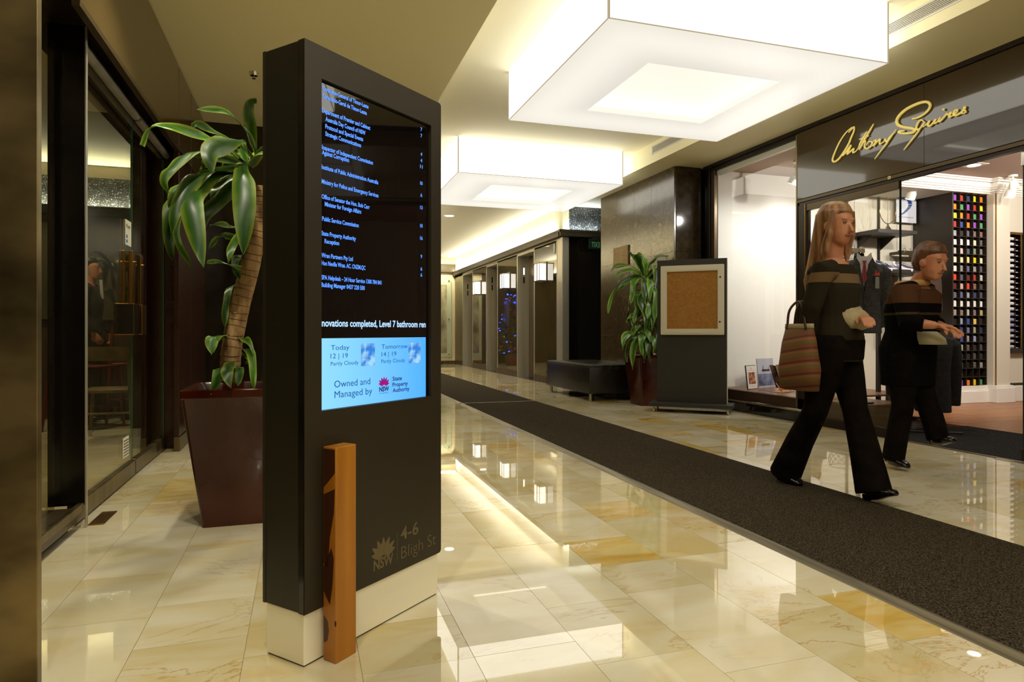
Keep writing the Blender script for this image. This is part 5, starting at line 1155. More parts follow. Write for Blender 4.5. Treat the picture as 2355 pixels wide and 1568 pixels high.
# ------------------------------------------------------------------ notice board stand
nb = thing('notice_board_stand', 'freestanding grey notice board stand with locked cork case beside the shop window', 'notice board', (4.07, 6.957, 0), math.atan2(-.648, .761))
M_board = mat('slate_powdercoat', (56, 53, 47), .5, .1, spec=.3); M_alum = mat('champagne_aluminium', (216, 208, 184), .4, .1)
ND = Vector((.761, -.648, 0)); N0 = Vector((4.07, 6.957, 0))
def nbp(a_, b_):
    r = ray(1500 + a_ / 3.92, 580 + b_ / 3.92); det = r.x * (-ND.y) + r.y * ND.x; k = (N0.x * (-ND.y) + N0.y * ND.x) / det
    return (r.x * k - N0.x) * ND.x + (r.y * k - N0.y) * ND.y, CAM_H + r.z * k
obj('panel', box(B(), 0, .80, 0, .045, .11, 1.805, .002), M_board, nb)
obj('side_channel', box(B(), .80, .806, -.001, .05, .11, 1.805, .001), M_alum, nb)
obj('base_plate', box(B(), -.075, .875, -.16, .2, .068, .11, .003), M_board, nb)
for x, y in ((-.02, -.10), (.82, -.10), (-.02, .15), (.82, .15)):
    bm = B(); tube(bm, [(x - .009, y, .029), (x + .009, y, .029)], .029, 16); cst = obj('caster', bm, mat('pale_rubber', (196, 186, 160), .5), nb, True)
    bm = B(); box(bm, x - .016, x + .016, y - .012, y + .02, .045, .068); tube(bm, [(x - .013, y, .029), (x + .013, y, .029)], .008, 8); obj('fork', bm, M_chrome, cst)
(fx0, fz1), (fx1, _a), (_b, fz0) = nbp(80, 128), nbp(650, 103), nbp(82, 743)
(ix0, iz1), (ix1, _c1), (_b, iz0) = nbp(135, 180), nbp(592, 163), nbp(135, 690)
bm = B(); ringprism(bm, rr(fx0, fx1, fz0, fz1, .01, 4), [(ix1, iz0), (ix1, iz1), (ix0, iz1), (ix0, iz0)], -.03, 0); obj('case_frame', bm, M_alum, nb)
bm = B(); ringprism(bm, [(fx1 - .02, fz0 + .02), (fx1 - .02, fz1 - .02), (fx0 + .02, fz1 - .02), (fx0 + .02, fz0 + .02)], [(ix1 + .01, iz0 - .01), (ix1 + .01, iz1 + .01), (ix0 - .01, iz1 + .01), (ix0 - .01, iz0 - .01)], -.034, -.03); obj('door_frame', bm, M_alum, nb)
ck = obj('cork_sheet', box(B(), ix0, ix1, -.012, 0, iz0, iz1), vary(mat('cork', (186, 128, 58), .85), (176, 118, 50), (192, 134, 62), 40, bump=.06, bscale=160), nb)
obj('case_glass', box(B(), ix0 - .005, ix1 + .005, -.025, -.022, iz0 - .005, iz1 + .005), M_glass, nb)
for a_, b_ in ((615, 225), (612, 627)):
    x, z = nbp(a_, b_); bm = B(); tube(bm, [(x, -.04, z), (x, -.033, z)], .010, 12); obj('lock', bm, M_dkframe, nb)
for a_, b_, c_ in ((180, 206, (180, 60, 40)), (210, 195, (230, 190, 90)), (182, 245, (230, 200, 120)), (205, 252, (235, 215, 150)), (173, 357, (60, 90, 40)), (467, 196, (235, 215, 150))):
    x, z = nbp(a_, b_); bm = B(); ball(bm, (x, -.014, z), .005, 8, 6); obj('push_pin', bm, mat('pin_%d_%d' % (a_, b_), c_, .3), ck)

# ------------------------------------------------------------------ black leather bench
bn = thing('leather_bench', 'low black leather bench with short steel legs against the dark pier', 'bench', (4.12, 8.92, 0))
M_leather = vary(mat('black_leather', (26, 22, 13), .34, spec=.5), (18, 15, 9), (32, 27, 16), 9, bump=.25, bscale=120)
hx, hy = .41, .80
obj('seat_box', box(B(), -hx, hx, -hy, hy, .10, .478, .018), M_leather, bn, True)
obj('seat_pad', box(B(), -hx - .004, hx + .004, -hy - .004, hy + .004, .455, .498, .018), M_leather, bn, True)
for sx in (-1, 1):
    for sy in (-1, 1): bm = B(); tube(bm, [(sx * (hx - .045), sy * (hy - .06), 0), (sx * (hx - .045), sy * (hy - .06), .105)], .022, 16); obj('leg', bm, M_chrome, bn, True)
    bm = B(); tube(bm, [(-(hx + .002), sx * (hy + .002), .11), (-(hx + .002), sx * (hy + .002), .46)], .004, 6); obj('seam', bm, M_leather, bn)

# ------------------------------------------------------------------ pots and corn plants
def glaze(name, a, b): return vary(mat(name, a, .2, spec=.45, coat=.12), a, b, 2.5, detail=6, rough=(.1, .3), bump=.08, bscale=9)
M_pot = glaze('oxblood_glaze', (52, 4, 0), (70, 24, 2))
def pot(loc, tw, bw, h, label, rz=0):
    t = thing('square_planter', label, 'planter', loc, rz)
    prof = [(bw, 0), (bw * 1.005, .02), (tw, h - .045), (tw + .004, h - .04), (tw + .004, h - .004), (tw, h), (tw - .022, h), (tw - .026, h - .01), (tw - .045, h - .09)]
    rings = []
    bm = B()
    for r_, z in prof:
        rc = .02; ring = []
        for cx_, cy_, a0 in ((r_ - rc, r_ - rc, 0), (-r_ + rc, r_ - rc, pi / 2), (-r_ + rc, -r_ + rc, pi), (r_ - rc, -r_ + rc, 3 * pi / 2)):
            ring += [bm.verts.new((cx_ + rc * cos(a0 + pi / 2 * k / 3), cy_ + rc * sin(a0 + pi / 2 * k / 3), z)) for k in range(4)]
        rings.append(ring)
    loftrings(bm, rings, True); obj('pot_body', bm, M_pot, t, 35)
    obj('soil', box(B(), -tw + .045, tw - .045, -tw + .045, tw - .045, h - .1, h - .075), vary(mat('soil', (40, 28, 18), .95), (26, 18, 12), (60, 44, 30), 40, bump=.8), t)
    return t
def leafmat(name, c0, c1, edge):
    m = mat(name, c0, .4, spec=.45); b = m.node_tree.nodes['Principled BSDF']
    at_ = nd(m, 'ShaderNodeAttribute', attribute_name='across'); tc = nd(m, 'ShaderNodeTexCoord'); oi = nd(m, 'ShaderNodeObjectInfo')
    r = nd(m, 'ShaderNodeValToRGB'); e = r.color_ramp.elements; e[0].position = 0; e[0].color = (*srgb(c0), 1); e[1].position = 1; e[1].color = (*srgb(edge), 1); x = e.new(.6); x.color = (*srgb(c1), 1)
    n = nd(m, 'ShaderNodeTexNoise', i_Scale=14.0, i_Detail=3.0); lk(m, tc.outputs['Object'], n.inputs['Vector'])
    ad = nd(m, 'ShaderNodeMath', operation='MULTIPLY_ADD'); ad.inputs[1].default_value = .5; ad.inputs[2].default_value = -.2; lk(m, n.outputs['Fac'], ad.inputs[0])
    ad2 = nd(m, 'ShaderNodeMath', operation='ADD'); lk(m, at_.outputs['Fac'], ad2.inputs[0]); lk(m, ad.outputs[0], ad2.inputs[1]); lk(m, ad2.outputs[0], r.inputs[0])
    hs = nd(m, 'ShaderNodeHueSaturation'); lk(m, r.outputs[0], hs.inputs['Color']); mr = nd(m, 'ShaderNodeMapRange'); mr.inputs[3].default_value = .7; mr.inputs[4].default_value = 1.25; lk(m, oi.outputs['Random'], mr.inputs[0]); lk(m, mr.outputs[0], hs.inputs['Value'])
    lk(m, hs.outputs[0], b.inputs['Base Color']); return m
M_leaf = leafmat('corn_leaf_dark', (18, 54, 8), (48, 88, 12), (112, 126, 34))
M_leaf2 = leafmat('corn_leaf_bright', (44, 92, 14), (80, 126, 22), (140, 158, 58))
def leaf(pts, width, m, parent, side, fold=.3, wave=.012, seed=0, name='leaf'):
    rg = random.Random(seed); P_ = spline(pts, 4); n = len(P_); bm = B(); lay = bm.verts.layers.float.new('across'); rows = []
    side = Vector(side).normalized(); ph = rg.random() * 6
    L_ = sum((P_[i + 1] - P_[i]).length for i in range(n - 1))
    s_ = 0
    for i, p in enumerate(P_):
        if i: s_ += (P_[i] - P_[i - 1]).length
        u = s_ / L_; d = (P_[min(i + 1, n - 1)] - P_[max(0, i - 1)]).normalized(); a = (side - d * side.dot(d)).normalized(); nn = a.cross(d)
        wd = width * .5 * max(.04, (min(1, .28 + 1.7 * u) * (1 - max(0, (u - .55) / .45) ** 2.2) ** .8 if u < 1 else .03))
        row = []
        for v in (-1, -.5, 0, .5, 1):
            q = p + a * v * wd * cos(fold) + nn * (abs(v) * wd * sin(fold) + (wave * sin(u * 9 + ph + v * 1.3) * abs(v)))
            vt = bm.verts.new(q); vt[lay] = abs(v); row.append(vt)
        rows.append(row)
    for r0, r1 in zip(rows, rows[1:]):
        for k in range(4): bm.faces.new((r0[k], r0[k + 1], r1[k + 1], r1[k]))
    return obj(name, bm, m, parent, 'all')
def loc_of(t): return Vector(t.location)
def trunkmat():
    m = mat('corn_trunk', (150, 116, 74), .8); b = m.node_tree.nodes['Principled BSDF']; vary(m, (118, 86, 50), (176, 142, 94), 26, stretch=(1, 1, .35), bump=.5)
    return m
M_trunk = trunkmat()
def trunk(pts, r0, r1, parent, seed=1):
    rg = random.Random(seed); P_ = spline(pts, 12); n = len(P_); bm = B(); rad = []
    for i in range(n): rad.append((r0 + (r1 - r0) * i / n) * (1 + rg.uniform(-.02, .02)))
    tube(bm, P_, rad, 18); tr = obj('trunk', bm, M_trunk, parent, 'all')
    for i in range(2, n - 1, 2):
        bm = B(); d = (P_[i + 1] - P_[i - 1]).normalized(); a, b = frame_of(d); tl = rg.uniform(-.25, .25)
        tube(bm, [P_[i] + (a * cos(q) + b * sin(q)) * rad[i] * 1.0 + d * tl * rad[i] * cos(q + seed) for q in [2 * pi * k / 16 for k in range(17)]], .0016, 5, False); obj('leaf_scar', bm, M_dstain, tr)
    return tr
# planter behind the kiosk
p1 = pot((-.28, 3.65, 0), .265, .185, .675, 'large dark red glazed square planter behind the kiosk')
pl1 = thing('corn_plant', 'tall corn plant with long drooping leaves in the planter behind the kiosk', 'plant', (-.28, 3.65, .60))
o1 = Vector((-.28, 3.65, .60))
def L1(px, py, y): return onY(320 + px / 3.92, 220 + py / 3.92, y) - o1
trunk([onY(528, 880, 3.62) - o1, onY(533, 800, 3.62) - o1, onY(553, 700, 3.62) - o1, onY(578, 600, 3.60) - o1, onY(596, 500, 3.58) - o1, onY(600, 430, 3.58) - o1], .050, .044, pl1, 3)
SD = (.9, .35, .1)
for i, (pts, wd, sd, bright) in enumerate((
    ([(1045, 480, 3.55), (975, 350, 3.45), (860, 200, 3.35), (750, 135, 3.3), (520, 130, 3.25)], 62, (.2, .8, .6), 0), ([(900, 560, 3.55), (700, 415, 3.4), (470, 335, 3.2), (250, 285, 3.1), (110, 295, 3.05), (25, 450, 3.05)], 72, (0, .6, .8), 1),
    ([(880, 520, 3.6), (800, 400, 3.55), (680, 330, 3.5), (520, 262, 3.45), (468, 350, 3.45)], 66, (.1, .5, .8), 1), ([(960, 400, 3.45), (860, 400, 3.35), (680, 460, 3.2), (645, 560, 3.15), (655, 690, 3.15)], 170, (.7, .6, -.1), 0),
    ([(900, 600, 3.5), (620, 525, 3.35), (430, 515, 3.2), (300, 640, 3.12), (225, 760, 3.1), (260, 880, 3.1)], 118, (.75, .3, .5), 1), ([(1050, 520, 3.6), (1010, 300, 3.55), (985, 160, 3.5), (1000, 60, 3.45), (1060, 40, 3.4)], 100, (1, .2, 0), 0),
    ([(950, 600, 3.5), (930, 640, 3.38), (945, 760, 3.28), (950, 1000, 3.22), (945, 1250, 3.2), (940, 1430, 3.2)], 182, (1, .15, 0), 0), ([(900, 640, 3.52), (640, 690, 3.42), (480, 720, 3.35), (330, 850, 3.3), (260, 1010, 3.3)], 96, (.6, .3, .6), 1),
    ([(880, 700, 3.5), (640, 690, 3.35), (500, 740, 3.25), (390, 900, 3.18), (320, 1080, 3.15), (295, 1240, 3.15)], 128, (.85, .3, .2), 0), ([(900, 700, 3.5), (640, 740, 3.35), (490, 860, 3.22), (480, 1010, 3.15), (520, 1250, 3.12), (580, 1550, 3.1)], 170, (1, .25, .1), 0),
    ([(930, 700, 3.55), (830, 820, 3.45), (700, 960, 3.38), (600, 1080, 3.35), (590, 1225, 3.35)], 130, (.8, .4, .4), 1), ([(900, 690, 3.6), (790, 770, 3.5), (700, 860, 3.45), (635, 960, 3.45)], 100, (.7, .4, .5), 0),
    ([(880, 680, 3.6), (700, 740, 3.5), (600, 850, 3.45), (500, 995, 3.42)], 80, (.7, .4, .5), 1), ([(560, 800, 3.45), (400, 960, 3.4), (340, 1180, 3.35), (360, 1330, 3.35), (470, 1535, 3.35)], 60, (.9, .4, 0), 1),
    ([(520, 820, 3.5), (300, 960, 3.42), (270, 1150, 3.4), (275, 1320, 3.4), (300, 1485, 3.4)], 104, (1, .3, 0), 0), ([(960, 1195, 3.6), (860, 1185, 3.5), (750, 1162, 3.42), (635, 1172, 3.4)], 38, (0, .7, .7), 1),
    ([(960, 1290, 3.62), (850, 1275, 3.55), (740, 1272, 3.5), (615, 1385, 3.48)], 56, (.5, .5, .5), 0), ([(980, 1200, 3.6), (890, 1270, 3.48), (830, 1380, 3.42), (800, 1515, 3.4)], 76, (.9, .4, .2), 1),
    ([(1000, 1440, 3.6), (900, 1440, 3.55), (865, 1520, 3.52), (910, 1650, 3.5)], 70, (.9, .3, 0), 1), ([(960, 1560, 3.6), (850, 1545, 3.5), (730, 1495, 3.45), (610, 1500, 3.42)], 44, (0, .6, .8), 1),
    ([(960, 610, 3.6), (800, 500, 3.7), (620, 600, 3.8), (520, 700, 3.85)], 90, (.6, -.5, .5), 0), ([(960, 640, 3.6), (830, 630, 3.7), (700, 660, 3.8)], 60, (.3, .3, .9), 0), ([(1040, 600, 3.62), (960, 480, 3.6), (930, 420, 3.5), (1000, 560, 3.4)], 60, (.8, .4, 0), 1),
    ([(1000, 640, 3.5), (1100, 500, 3.3), (1250, 560, 3.2), (1300, 800, 3.15)], 130, (.9, .5, .2), 0), ([(1000, 640, 3.6), (1150, 450, 3.6), (1350, 500, 3.6), (1450, 750, 3.6)], 120, (.5, .9, .2), 0), ([(1000, 640, 3.7), (1100, 500, 3.9), (1200, 600, 4.05), (1250, 900, 4.1)], 120, (.9, .3, .2), 1), ([(980, 620, 3.7), (900, 480, 3.9), (800, 600, 4.0), (760, 850, 4.02)], 120, (.9, -.3, .2), 0))):
    leaf([L1(*p) for p in pts], wd / 3.92 * 3.3 / FPX * 1.05, M_leaf2 if bright and i % 2 else M_leaf, pl1, sd, seed=i)
def L1b(px, py, y): return onY(400 + px / 4.125, 560 + py / 4.125, y) - o1
for i, (pts, wd, sd, br) in enumerate((([(500, 890, 3.6), (440, 870, 3.52), (370, 900, 3.48), (355, 1060, 3.46)], 110, (.8, .5, .3), 1), ([(600, 380, 3.65), (530, 420, 3.6), (500, 560, 3.56), (480, 790, 3.55)], 70, (.9, .4, 0), 0), ([(560, 1130, 3.6), (450, 1180, 3.45), (400, 1320, 3.4), (345, 1430, 3.38)], 110, (.8, .5, .2), 0),
    ([(560, 1110, 3.6), (510, 1170, 3.42), (510, 1280, 3.36), (540, 1375, 3.34)], 110, (1, .2, 0), 0), ([(610, 900, 3.6), (680, 900, 3.52), (740, 985, 3.48), (760, 1060, 3.46)], 60, (.7, .5, .3), 1), ([(660, 1000, 3.6), (720, 1010, 3.5), (750, 1150, 3.44), (760, 1370, 3.42)], 80, (.9, .3, 0), 1), ([(600, 1150, 3.6), (620, 1200, 3.5), (610, 1350, 3.46)], 80, (1, .2, 0), 0), ([(680, 1140, 3.6), (700, 1080, 3.6), (640, 1040, 3.55)], 40, (.8, .4, .2), 1))):
    leaf([L1b(*p) for p in pts], wd / 4.125 * 3.4 / FPX * 1.05, M_leaf2 if br else M_leaf, pl1, sd, seed=50 + i)
# planter between bench and notice board
p2 = pot((4.30, 7.60, 0), .225, .165, .655, 'glossy oxblood square planter between the bench and the notice board')
pl2 = thing('corn_plant', 'bushy corn plant in the glossy planter beside the notice board', 'plant', (4.27, 7.60, .58))
o2 = Vector((4.27, 7.60, .58))
trunk([(0.03, 0, 0), (.03, 0, .3), (.02, -.01, .6), (.02, 0, .85), (.0, 0, 1.05)], .035, .028, pl2, 5)
def L2(px, py, y):
    p = onY(1380 + px / 3.92, 560 + py / 3.92, y)
    if p.x > 4.4: p = onX(1380 + px / 3.92, 560 + py / 3.92, 4.4)
    return p - o2
for i, (pts, wd, sd) in enumerate((
    ([(390, 290, 7.6), (360, 200, 7.55), (310, 110, 7.5), (250, 75, 7.45)], 70, (.8, .3, -.4)), ([(400, 280, 7.6), (390, 200, 7.6), (370, 130, 7.6), (345, 80, 7.6)], 66, (.9, .3, 0)), ([(410, 290, 7.55), (410, 200, 7.5), (385, 140, 7.5), (360, 95, 7.5)], 60, (.9, .3, 0)), ([(430, 260, 7.6), (440, 190, 7.7), (480, 150, 7.8), (520, 115, 7.8), (620, 110, 7.75)], 34, (.2, .5, .8)),
    ([(370, 270, 7.5), (270, 200, 7.4), (150, 195, 7.3), (90, 270, 7.3)], 26, (0, .5, .8)), ([(370, 280, 7.5), (280, 235, 7.4), (180, 260, 7.3), (130, 320, 7.3)], 34, (.2, .5, .8)), ([(380, 300, 7.5), (300, 300, 7.35), (200, 350, 7.25), (130, 430, 7.2)], 48, (.4, .3, .8)), ([(350, 310, 7.5), (200, 380, 7.35), (130, 440, 7.3), (90, 540, 7.3), (70, 630, 7.3)], 40, (.8, .3, .3)),
    ([(370, 300, 7.45), (310, 330, 7.3), (300, 430, 7.2), (280, 535, 7.18)], 64, (.9, .3, .1)), ([(390, 300, 7.4), (400, 330, 7.25), (405, 420, 7.18), (400, 510, 7.15)], 62, (1, .2, 0)), ([(430, 300, 7.4), (455, 340, 7.25), (455, 430, 7.2), (450, 520, 7.18)], 66, (1, .2, 0)), ([(430, 290, 7.5), (480, 220, 7.4), (500, 200, 7.35), (485, 320, 7.3)], 50, (1, .2, 0)),
    ([(480, 300, 7.5), (510, 200, 7.4), (515, 260, 7.3), (500, 420, 7.25)], 50, (1, .2, 0)), ([(390, 420, 7.55), (340, 440, 7.4), (325, 520, 7.35), (330, 600, 7.33)], 50, (.9, .3, 0)), ([(400, 500, 7.5), (350, 570, 7.35), (320, 650, 7.3), (300, 720, 7.28)], 50, (.9, .3, 0)), ([(400, 560, 7.5), (410, 600, 7.3), (415, 700, 7.22), (412, 800, 7.2)], 54, (1, .2, 0)),
    ([(440, 540, 7.5), (480, 560, 7.35), (480, 680, 7.28), (470, 790, 7.25)], 56, (1, .2, 0)), ([(380, 600, 7.5), (300, 640, 7.35), (245, 690, 7.3), (245, 715, 7.3)], 34, (.5, .4, .6)), ([(370, 620, 7.5), (320, 660, 7.35), (300, 720, 7.3), (320, 790, 7.28)], 56, (.9, .3, 0)), ([(380, 680, 7.5), (340, 720, 7.4), (300, 760, 7.35), (280, 800, 7.3)], 30, (.7, .3, .5)),
    ([(390, 780, 7.5), (290, 780, 7.35), (220, 850, 7.25), (205, 960, 7.22)], 60, (.9, .3, .2)), ([(400, 790, 7.5), (320, 830, 7.35), (250, 920, 7.28), (240, 1070, 7.25)], 40, (.9, .3, .2)), ([(400, 800, 7.45), (330, 880, 7.28), (300, 980, 7.2), (292, 1135, 7.17)], 56, (1, .25, 0)), ([(410, 800, 7.4), (380, 830, 7.22), (375, 900, 7.15), (385, 1005, 7.12)], 62, (1, .2, 0)),
    ([(430, 800, 7.4), (430, 860, 7.25), (440, 960, 7.18), (455, 1070, 7.16)], 50, (1, .2, 0)), ([(440, 800, 7.45), (480, 850, 7.3), (490, 930, 7.25), (480, 1000, 7.22)], 40, (1, .2, 0)), ([(400, 830, 7.5), (400, 900, 7.3), (400, 1000, 7.22), (395, 1070, 7.2)], 50, (1, .2, 0)), ([(450, 700, 7.5), (520, 760, 7.4), (520, 900, 7.35), (515, 1010, 7.35)], 50, (1, .2, 0)),
    ([(390, 350, 7.7), (320, 380, 7.75), (280, 420, 7.8), (270, 480, 7.8)], 40, (.9, .3, 0)), ([(420, 330, 7.7), (520, 300, 7.75), (600, 380, 7.75), (640, 520, 7.75)], 56, (.9, -.4, 0)), ([(440, 640, 7.7), (560, 640, 7.7), (640, 740, 7.7), (660, 880, 7.7)], 56, (.9, -.4, 0)), ([(430, 420, 7.6), (520, 420, 7.55), (590, 520, 7.5), (610, 660, 7.5)], 56, (.9, -.4, 0)), ([(450, 380, 7.45), (500, 420, 7.3), (505, 560, 7.25), (495, 700, 7.25)], 56, (1, .2, 0)),
    ([(380, 440, 7.5), (360, 500, 7.35), (375, 560, 7.3), (390, 640, 7.28)], 50, (1, .2, 0)), ([(430, 480, 7.4), (450, 540, 7.28), (440, 600, 7.25), (425, 690, 7.22)], 50, (1, .2, 0)), ([(420, 700, 7.42), (430, 760, 7.3), (440, 820, 7.22), (470, 900, 7.2)], 50, (1, .2, 0)))):
    leaf([L2(*p) for p in pts], wd / 3.92 * 8.5 / FPX * 1.1, M_leaf2 if i % 3 else M_leaf, pl2, sd, seed=100 + i)

rg = random.Random(21)
for k in range(20):
    az = rg.uniform(-2.2, 1.4) - pi / 2; zb = rg.choice((.35, .6, .8, 1.0)); ln = rg.uniform(.26, .42); d = Vector((cos(az), sin(az), 0)); b0 = Vector((.02, 0, zb))
    q = [b0, b0 + d * ln * .3 + Vector((0, 0, .1)), b0 + d * ln * .55 - Vector((0, 0, .02)), b0 + d * ln * .68 - Vector((0, 0, ln * .6)), b0 + d * ln * .66 - Vector((0, 0, ln * 1.0))]
    q = [Vector((min(p.x, .14), p.y, max(p.z, -.1 if abs(p.x) > .24 or abs(p.y) > .24 else .08))) for p in q]
    leaf(q, .062, M_leaf2 if k % 2 else M_leaf, pl2, d.cross(Vector((0, 0, 1))), seed=300 + k)

# ------------------------------------------------------------------ cafe seen through the glass doors
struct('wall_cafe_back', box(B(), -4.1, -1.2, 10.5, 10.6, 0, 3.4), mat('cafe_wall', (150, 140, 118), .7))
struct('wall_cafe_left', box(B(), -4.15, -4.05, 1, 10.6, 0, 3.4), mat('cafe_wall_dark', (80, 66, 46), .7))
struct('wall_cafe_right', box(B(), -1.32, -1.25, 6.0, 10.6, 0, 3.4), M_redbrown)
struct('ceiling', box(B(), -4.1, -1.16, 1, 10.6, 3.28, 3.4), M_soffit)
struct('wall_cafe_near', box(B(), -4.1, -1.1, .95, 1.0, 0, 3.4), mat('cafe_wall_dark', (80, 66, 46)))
cl = struct('trim_5', box(B(), -4.05, -1.32, 10.38, 10.5, 2.56, 2.68), M_blackm)
obj('speckled_panel', box(B(), -4.05, -1.32, 10.47, 10.5, 2.68, 3.1), M_gspeck, cl)
jp_ = struct('wall_jamb', box(B(), -1.22, -1.17, 5.95, 6.05, 0, 3.28), M_redbrown)
t = thing('service_counter', 'dark service counter deep inside the cafe behind the glass doors', 'counter', (-2.5, 8.6, 0))
obj('body', box(B(), -1.3, .85, -.3, .3, 0, 1.05, .003), mat('counter_front', (58, 40, 24), .5), t); obj('worktop', box(B(), -1.33, .88, -.34, .34, 1.05, 1.09, .004), M_black, t)
def chair(name, label, loc, rz, m, seat_h=.45, tall=.82, group=None):
    t = thing(name, label, 'chair', loc, rz, group)
    bm = B(); box(bm, -.2, .2, -.2, .2, seat_h - .03, seat_h, .012); obj('seat', bm, m, t, True)
    bm = B(); tube(bm, spline([(-.2, .20, tall - .06), (-.17, .225, tall - .05), (0, .24, tall - .05), (.17, .225, tall - .05), (.2, .20, tall - .06)]), .055, 10, ell=.25, up=(0, 1, 0)) if False else prism(bm, [(-.20, tall - .12), (.20, tall - .12), (.19, tall - .02), (.16, tall), (-.16, tall), (-.19, tall - .02)], 1, .2, .22); obj('backrest', bm, m, t)
    for sx in (-1, 1):
        bm = B(); tube(bm, [(sx * .235, .28, 0), (sx * .2, .22, seat_h), (sx * .185, .21, tall - .06)], [.014, .017, .014], 8); obj('leg', bm, m, t, True)
        bm = B(); tube(bm, [(sx * .22, -.22, 0), (sx * .18, -.17, seat_h - .02)], [.013, .017], 8); obj('leg', bm, m, t, True)
    bm = B(); tube(bm, [(-.2, .24, .25), (.2, .24, .25)], .009, 8); tube(bm, [(-.2, -.2, .2), (.2, -.2, .2)], .009, 8); obj('stretcher', bm, m, t, True)
    return t
q = onZ(292, 975); chair('cafe_chair', 'pale wooden chair with curved back just inside the glass doors', (-1.62, 6.62, 0), pi, vary(mat('olive_beech', (120, 100, 56), .4), (100, 82, 44), (140, 116, 68), 8))
chair('cafe_chair', 'dark red high chair nearer the glass door post inside the cafe', (-2.0, 7.35, 0), 2.6, mat('red_lacquer', (104, 24, 14), .35), .62, 1.02, 'red chairs inside the cafe')
chair('cafe_chair', 'dark red high chair deeper inside, beside the service counter', (-1.75, 7.95, 0), 3.4, mat('red_lacquer', (104, 24, 14), .35), .62, 1.02, 'red chairs inside the cafe')
p3 = pot((-2.3, 9.7, 0), .2, .15, .6, 'dark square planter inside the cafe beyond the counter')
pl3 = thing('corn_plant', 'corn plant inside the cafe, seen dimly through the glass doors', 'plant', (-2.3, 9.7, .55))
trunk([(0, 0, 0), (.02, 0, .6), (.0, .01, 1.15)], .035, .028, pl3, 9)
rg = random.Random(5)
for k in range(34):
    az = rg.uniform(0, 2 * pi); zb = rg.choice((.7, 1.15, 1.6)) if k % 3 else 1.15; zb = min(zb, 1.15); ln = rg.uniform(.4, .65); up_ = rg.uniform(.1, .5)
    d = Vector((cos(az), sin(az), 0)); b0 = Vector((0, 0, zb)); leaf([b0, b0 + d * ln * .4 + Vector((0, 0, up_ * ln)), b0 + d * ln * .75 + Vector((0, 0, up_ * ln * .6)), b0 + d * ln * .95 - Vector((0, 0, ln * .35))], .09, M_leaf, pl3, d.cross(Vector((0, 0, 1))), seed=200 + k)
b_ = Vector((-2.16, 7.98, 0)); V = Vector
J = {k: v + b_ for k, v in dict(pelvis=V((0, 0, .95)), chest=V((0, 0, 1.25)), neck=V((0, 0, 1.47)), head=V((.01, 0, 1.62)), shL=V((0, .17, 1.4)), shR=V((0, -.17, 1.4)), elL=V((-.02, .23, 1.13)), elR=V((-.02, -.23, 1.13)), wrL=V((.1, .2, .93)), wrR=V((.1, -.2, .93)), hipL=V((0, .09, .88)), hipR=V((0, -.09, .88)), knL=V((.02, .1, .48)), knR=V((.02, -.1, .48)), anL=V((0, .1, .09)), anR=V((0, -.1, .09)), toeL=V((.15, .11, .03)), toeR=V((.15, -.11, .03))).items()}
m3, _, _b3 = figure('person', 'man in a dark suit standing inside the cafe behind the glass doors', J, (1, 0, 0), (0, 1, 0), dict(skin=M_skin, hair=mat('black_hair', (22, 18, 14), .5), top=M_blk, topname='suit_jacket', legs=M_blk, shoe=M_shoe, heel=.01, tg=.02, low=.14, k=1.05))
obj('shirt_collar', prism(B(), [(-.05, 1.50), (.05, 1.50), (0, 1.30)], 0, .11, .14), mat('white_cotton', (226, 218, 222)), m3)
t = thing('bauble_garland', 'string of red and silver baubles hanging inside the cafe by the door jamb', 'garland', (-1.60, 7.9, 2.0))
bm = B(); tube(bm, [(0, 0, 0), (0, 0, 1.28)], .006, 6); obj('cord', bm, mat('tinsel_green', (30, 60, 30), .5), t)
rg = random.Random(3)
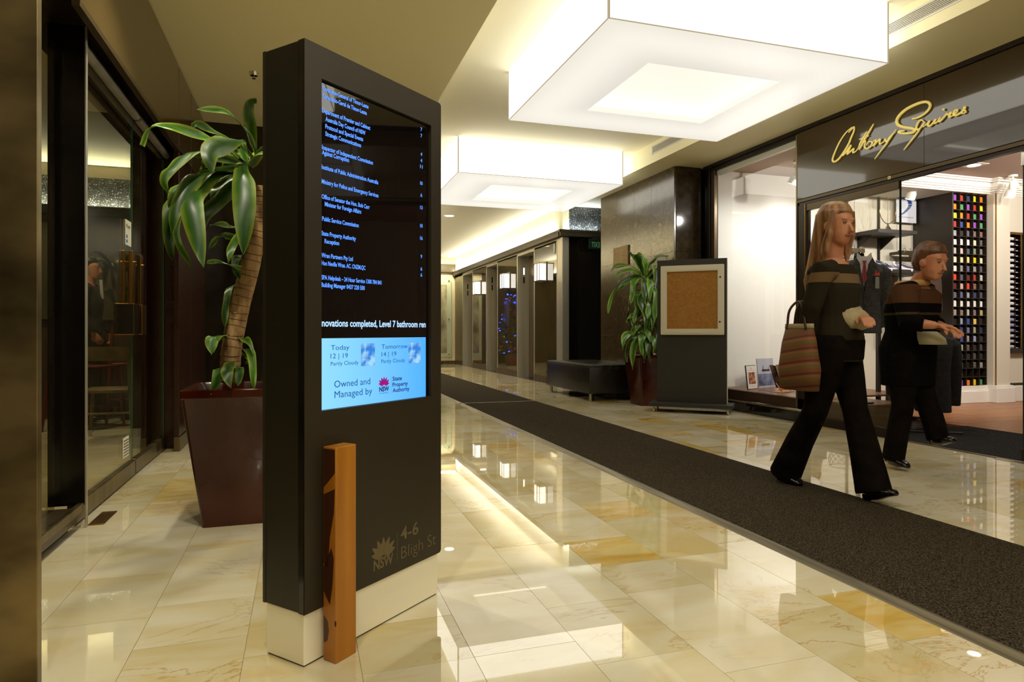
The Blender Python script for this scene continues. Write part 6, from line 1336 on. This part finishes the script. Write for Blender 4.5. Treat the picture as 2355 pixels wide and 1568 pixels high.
for k in range(26):
    z = k * .022; a_ = rg.uniform(0, 6.28); bm = B(); ball(bm, (.03 * cos(a_), .03 * sin(a_), z), rg.uniform(.018, .028), 10, 8); obj('bauble', bm, mat('bauble_red', (190, 30, 20), .15, .4) if k % 3 else mat('bauble_silver', (210, 210, 200), .12, 1), t, 'all')
downlight(-2.10, 7.4, 3.28, 'downlight in the cafe ceiling seen through the glass doors', .07, 8)

# ------------------------------------------------------------------ Christmas tree at the far end, mirrored in the lift glass
ct = thing('christmas_tree', 'decorated Christmas tree with blue lights, mirrored in the lift glass panels', 'christmas tree', (2.85, 17.7, 0))
rg = random.Random(11); HT = 2.45
bm = B(); tube(bm, [(0, 0, 0), (0, 0, 2.3)], [.04, .01], 8); obj('trunk', bm, M_dstain, ct)
bm = B(); secs(bm, [((0, 0, 0), (.16, 0, 0), (0, .16, 0)), ((0, 0, .28), (.2, 0, 0), (0, .2, 0))], 16); obj('pot', bm, mat('red_lacquer', (104, 24, 14)), ct)
bm = B()
for k in range(2600):
    u = rg.random() ** .6; z = HT - u * (HT - .3); rr_ = .58 * u + .02; a_ = rg.uniform(0, 2 * pi); q = rg.uniform(.35, 1); c = Vector((rr_ * q * cos(a_), rr_ * q * sin(a_), z)); d = Vector((cos(a_), sin(a_), rg.uniform(-.5, .2))).normalized() * rg.uniform(.06, .11); s_ = d.cross(Vector((rg.uniform(-1, 1), rg.uniform(-1, 1), 1))).normalized() * .012
    bm.faces.new([bm.verts.new(c - s_), bm.verts.new(c + s_), bm.verts.new(c + d)])
o = obj('needles', bm, mat('fir_green', (24, 44, 22), .7), ct); o['kind'] = 'stuff'
for k in range(90):
    u = rg.uniform(.12, 1); z = HT - u * (HT - .35); a_ = rg.uniform(0, 2 * pi); r_ = .58 * u + .03; c = (r_ * cos(a_), r_ * sin(a_), z); bm = B()
    if k % 2: ball(bm, c, .014, 6, 4); obj('fairy_light', bm, emis('fairy_blue', (40, 70, 255), 26), ct)
    elif k % 4: ball(bm, c, .035, 8, 6); obj('bauble', bm, mat('bauble_red', (190, 30, 20)), ct, 'all')
    else: ball(bm, c, .03, 8, 6); obj('bauble', bm, mat('bauble_silver', (210, 210, 200)), ct, 'all')
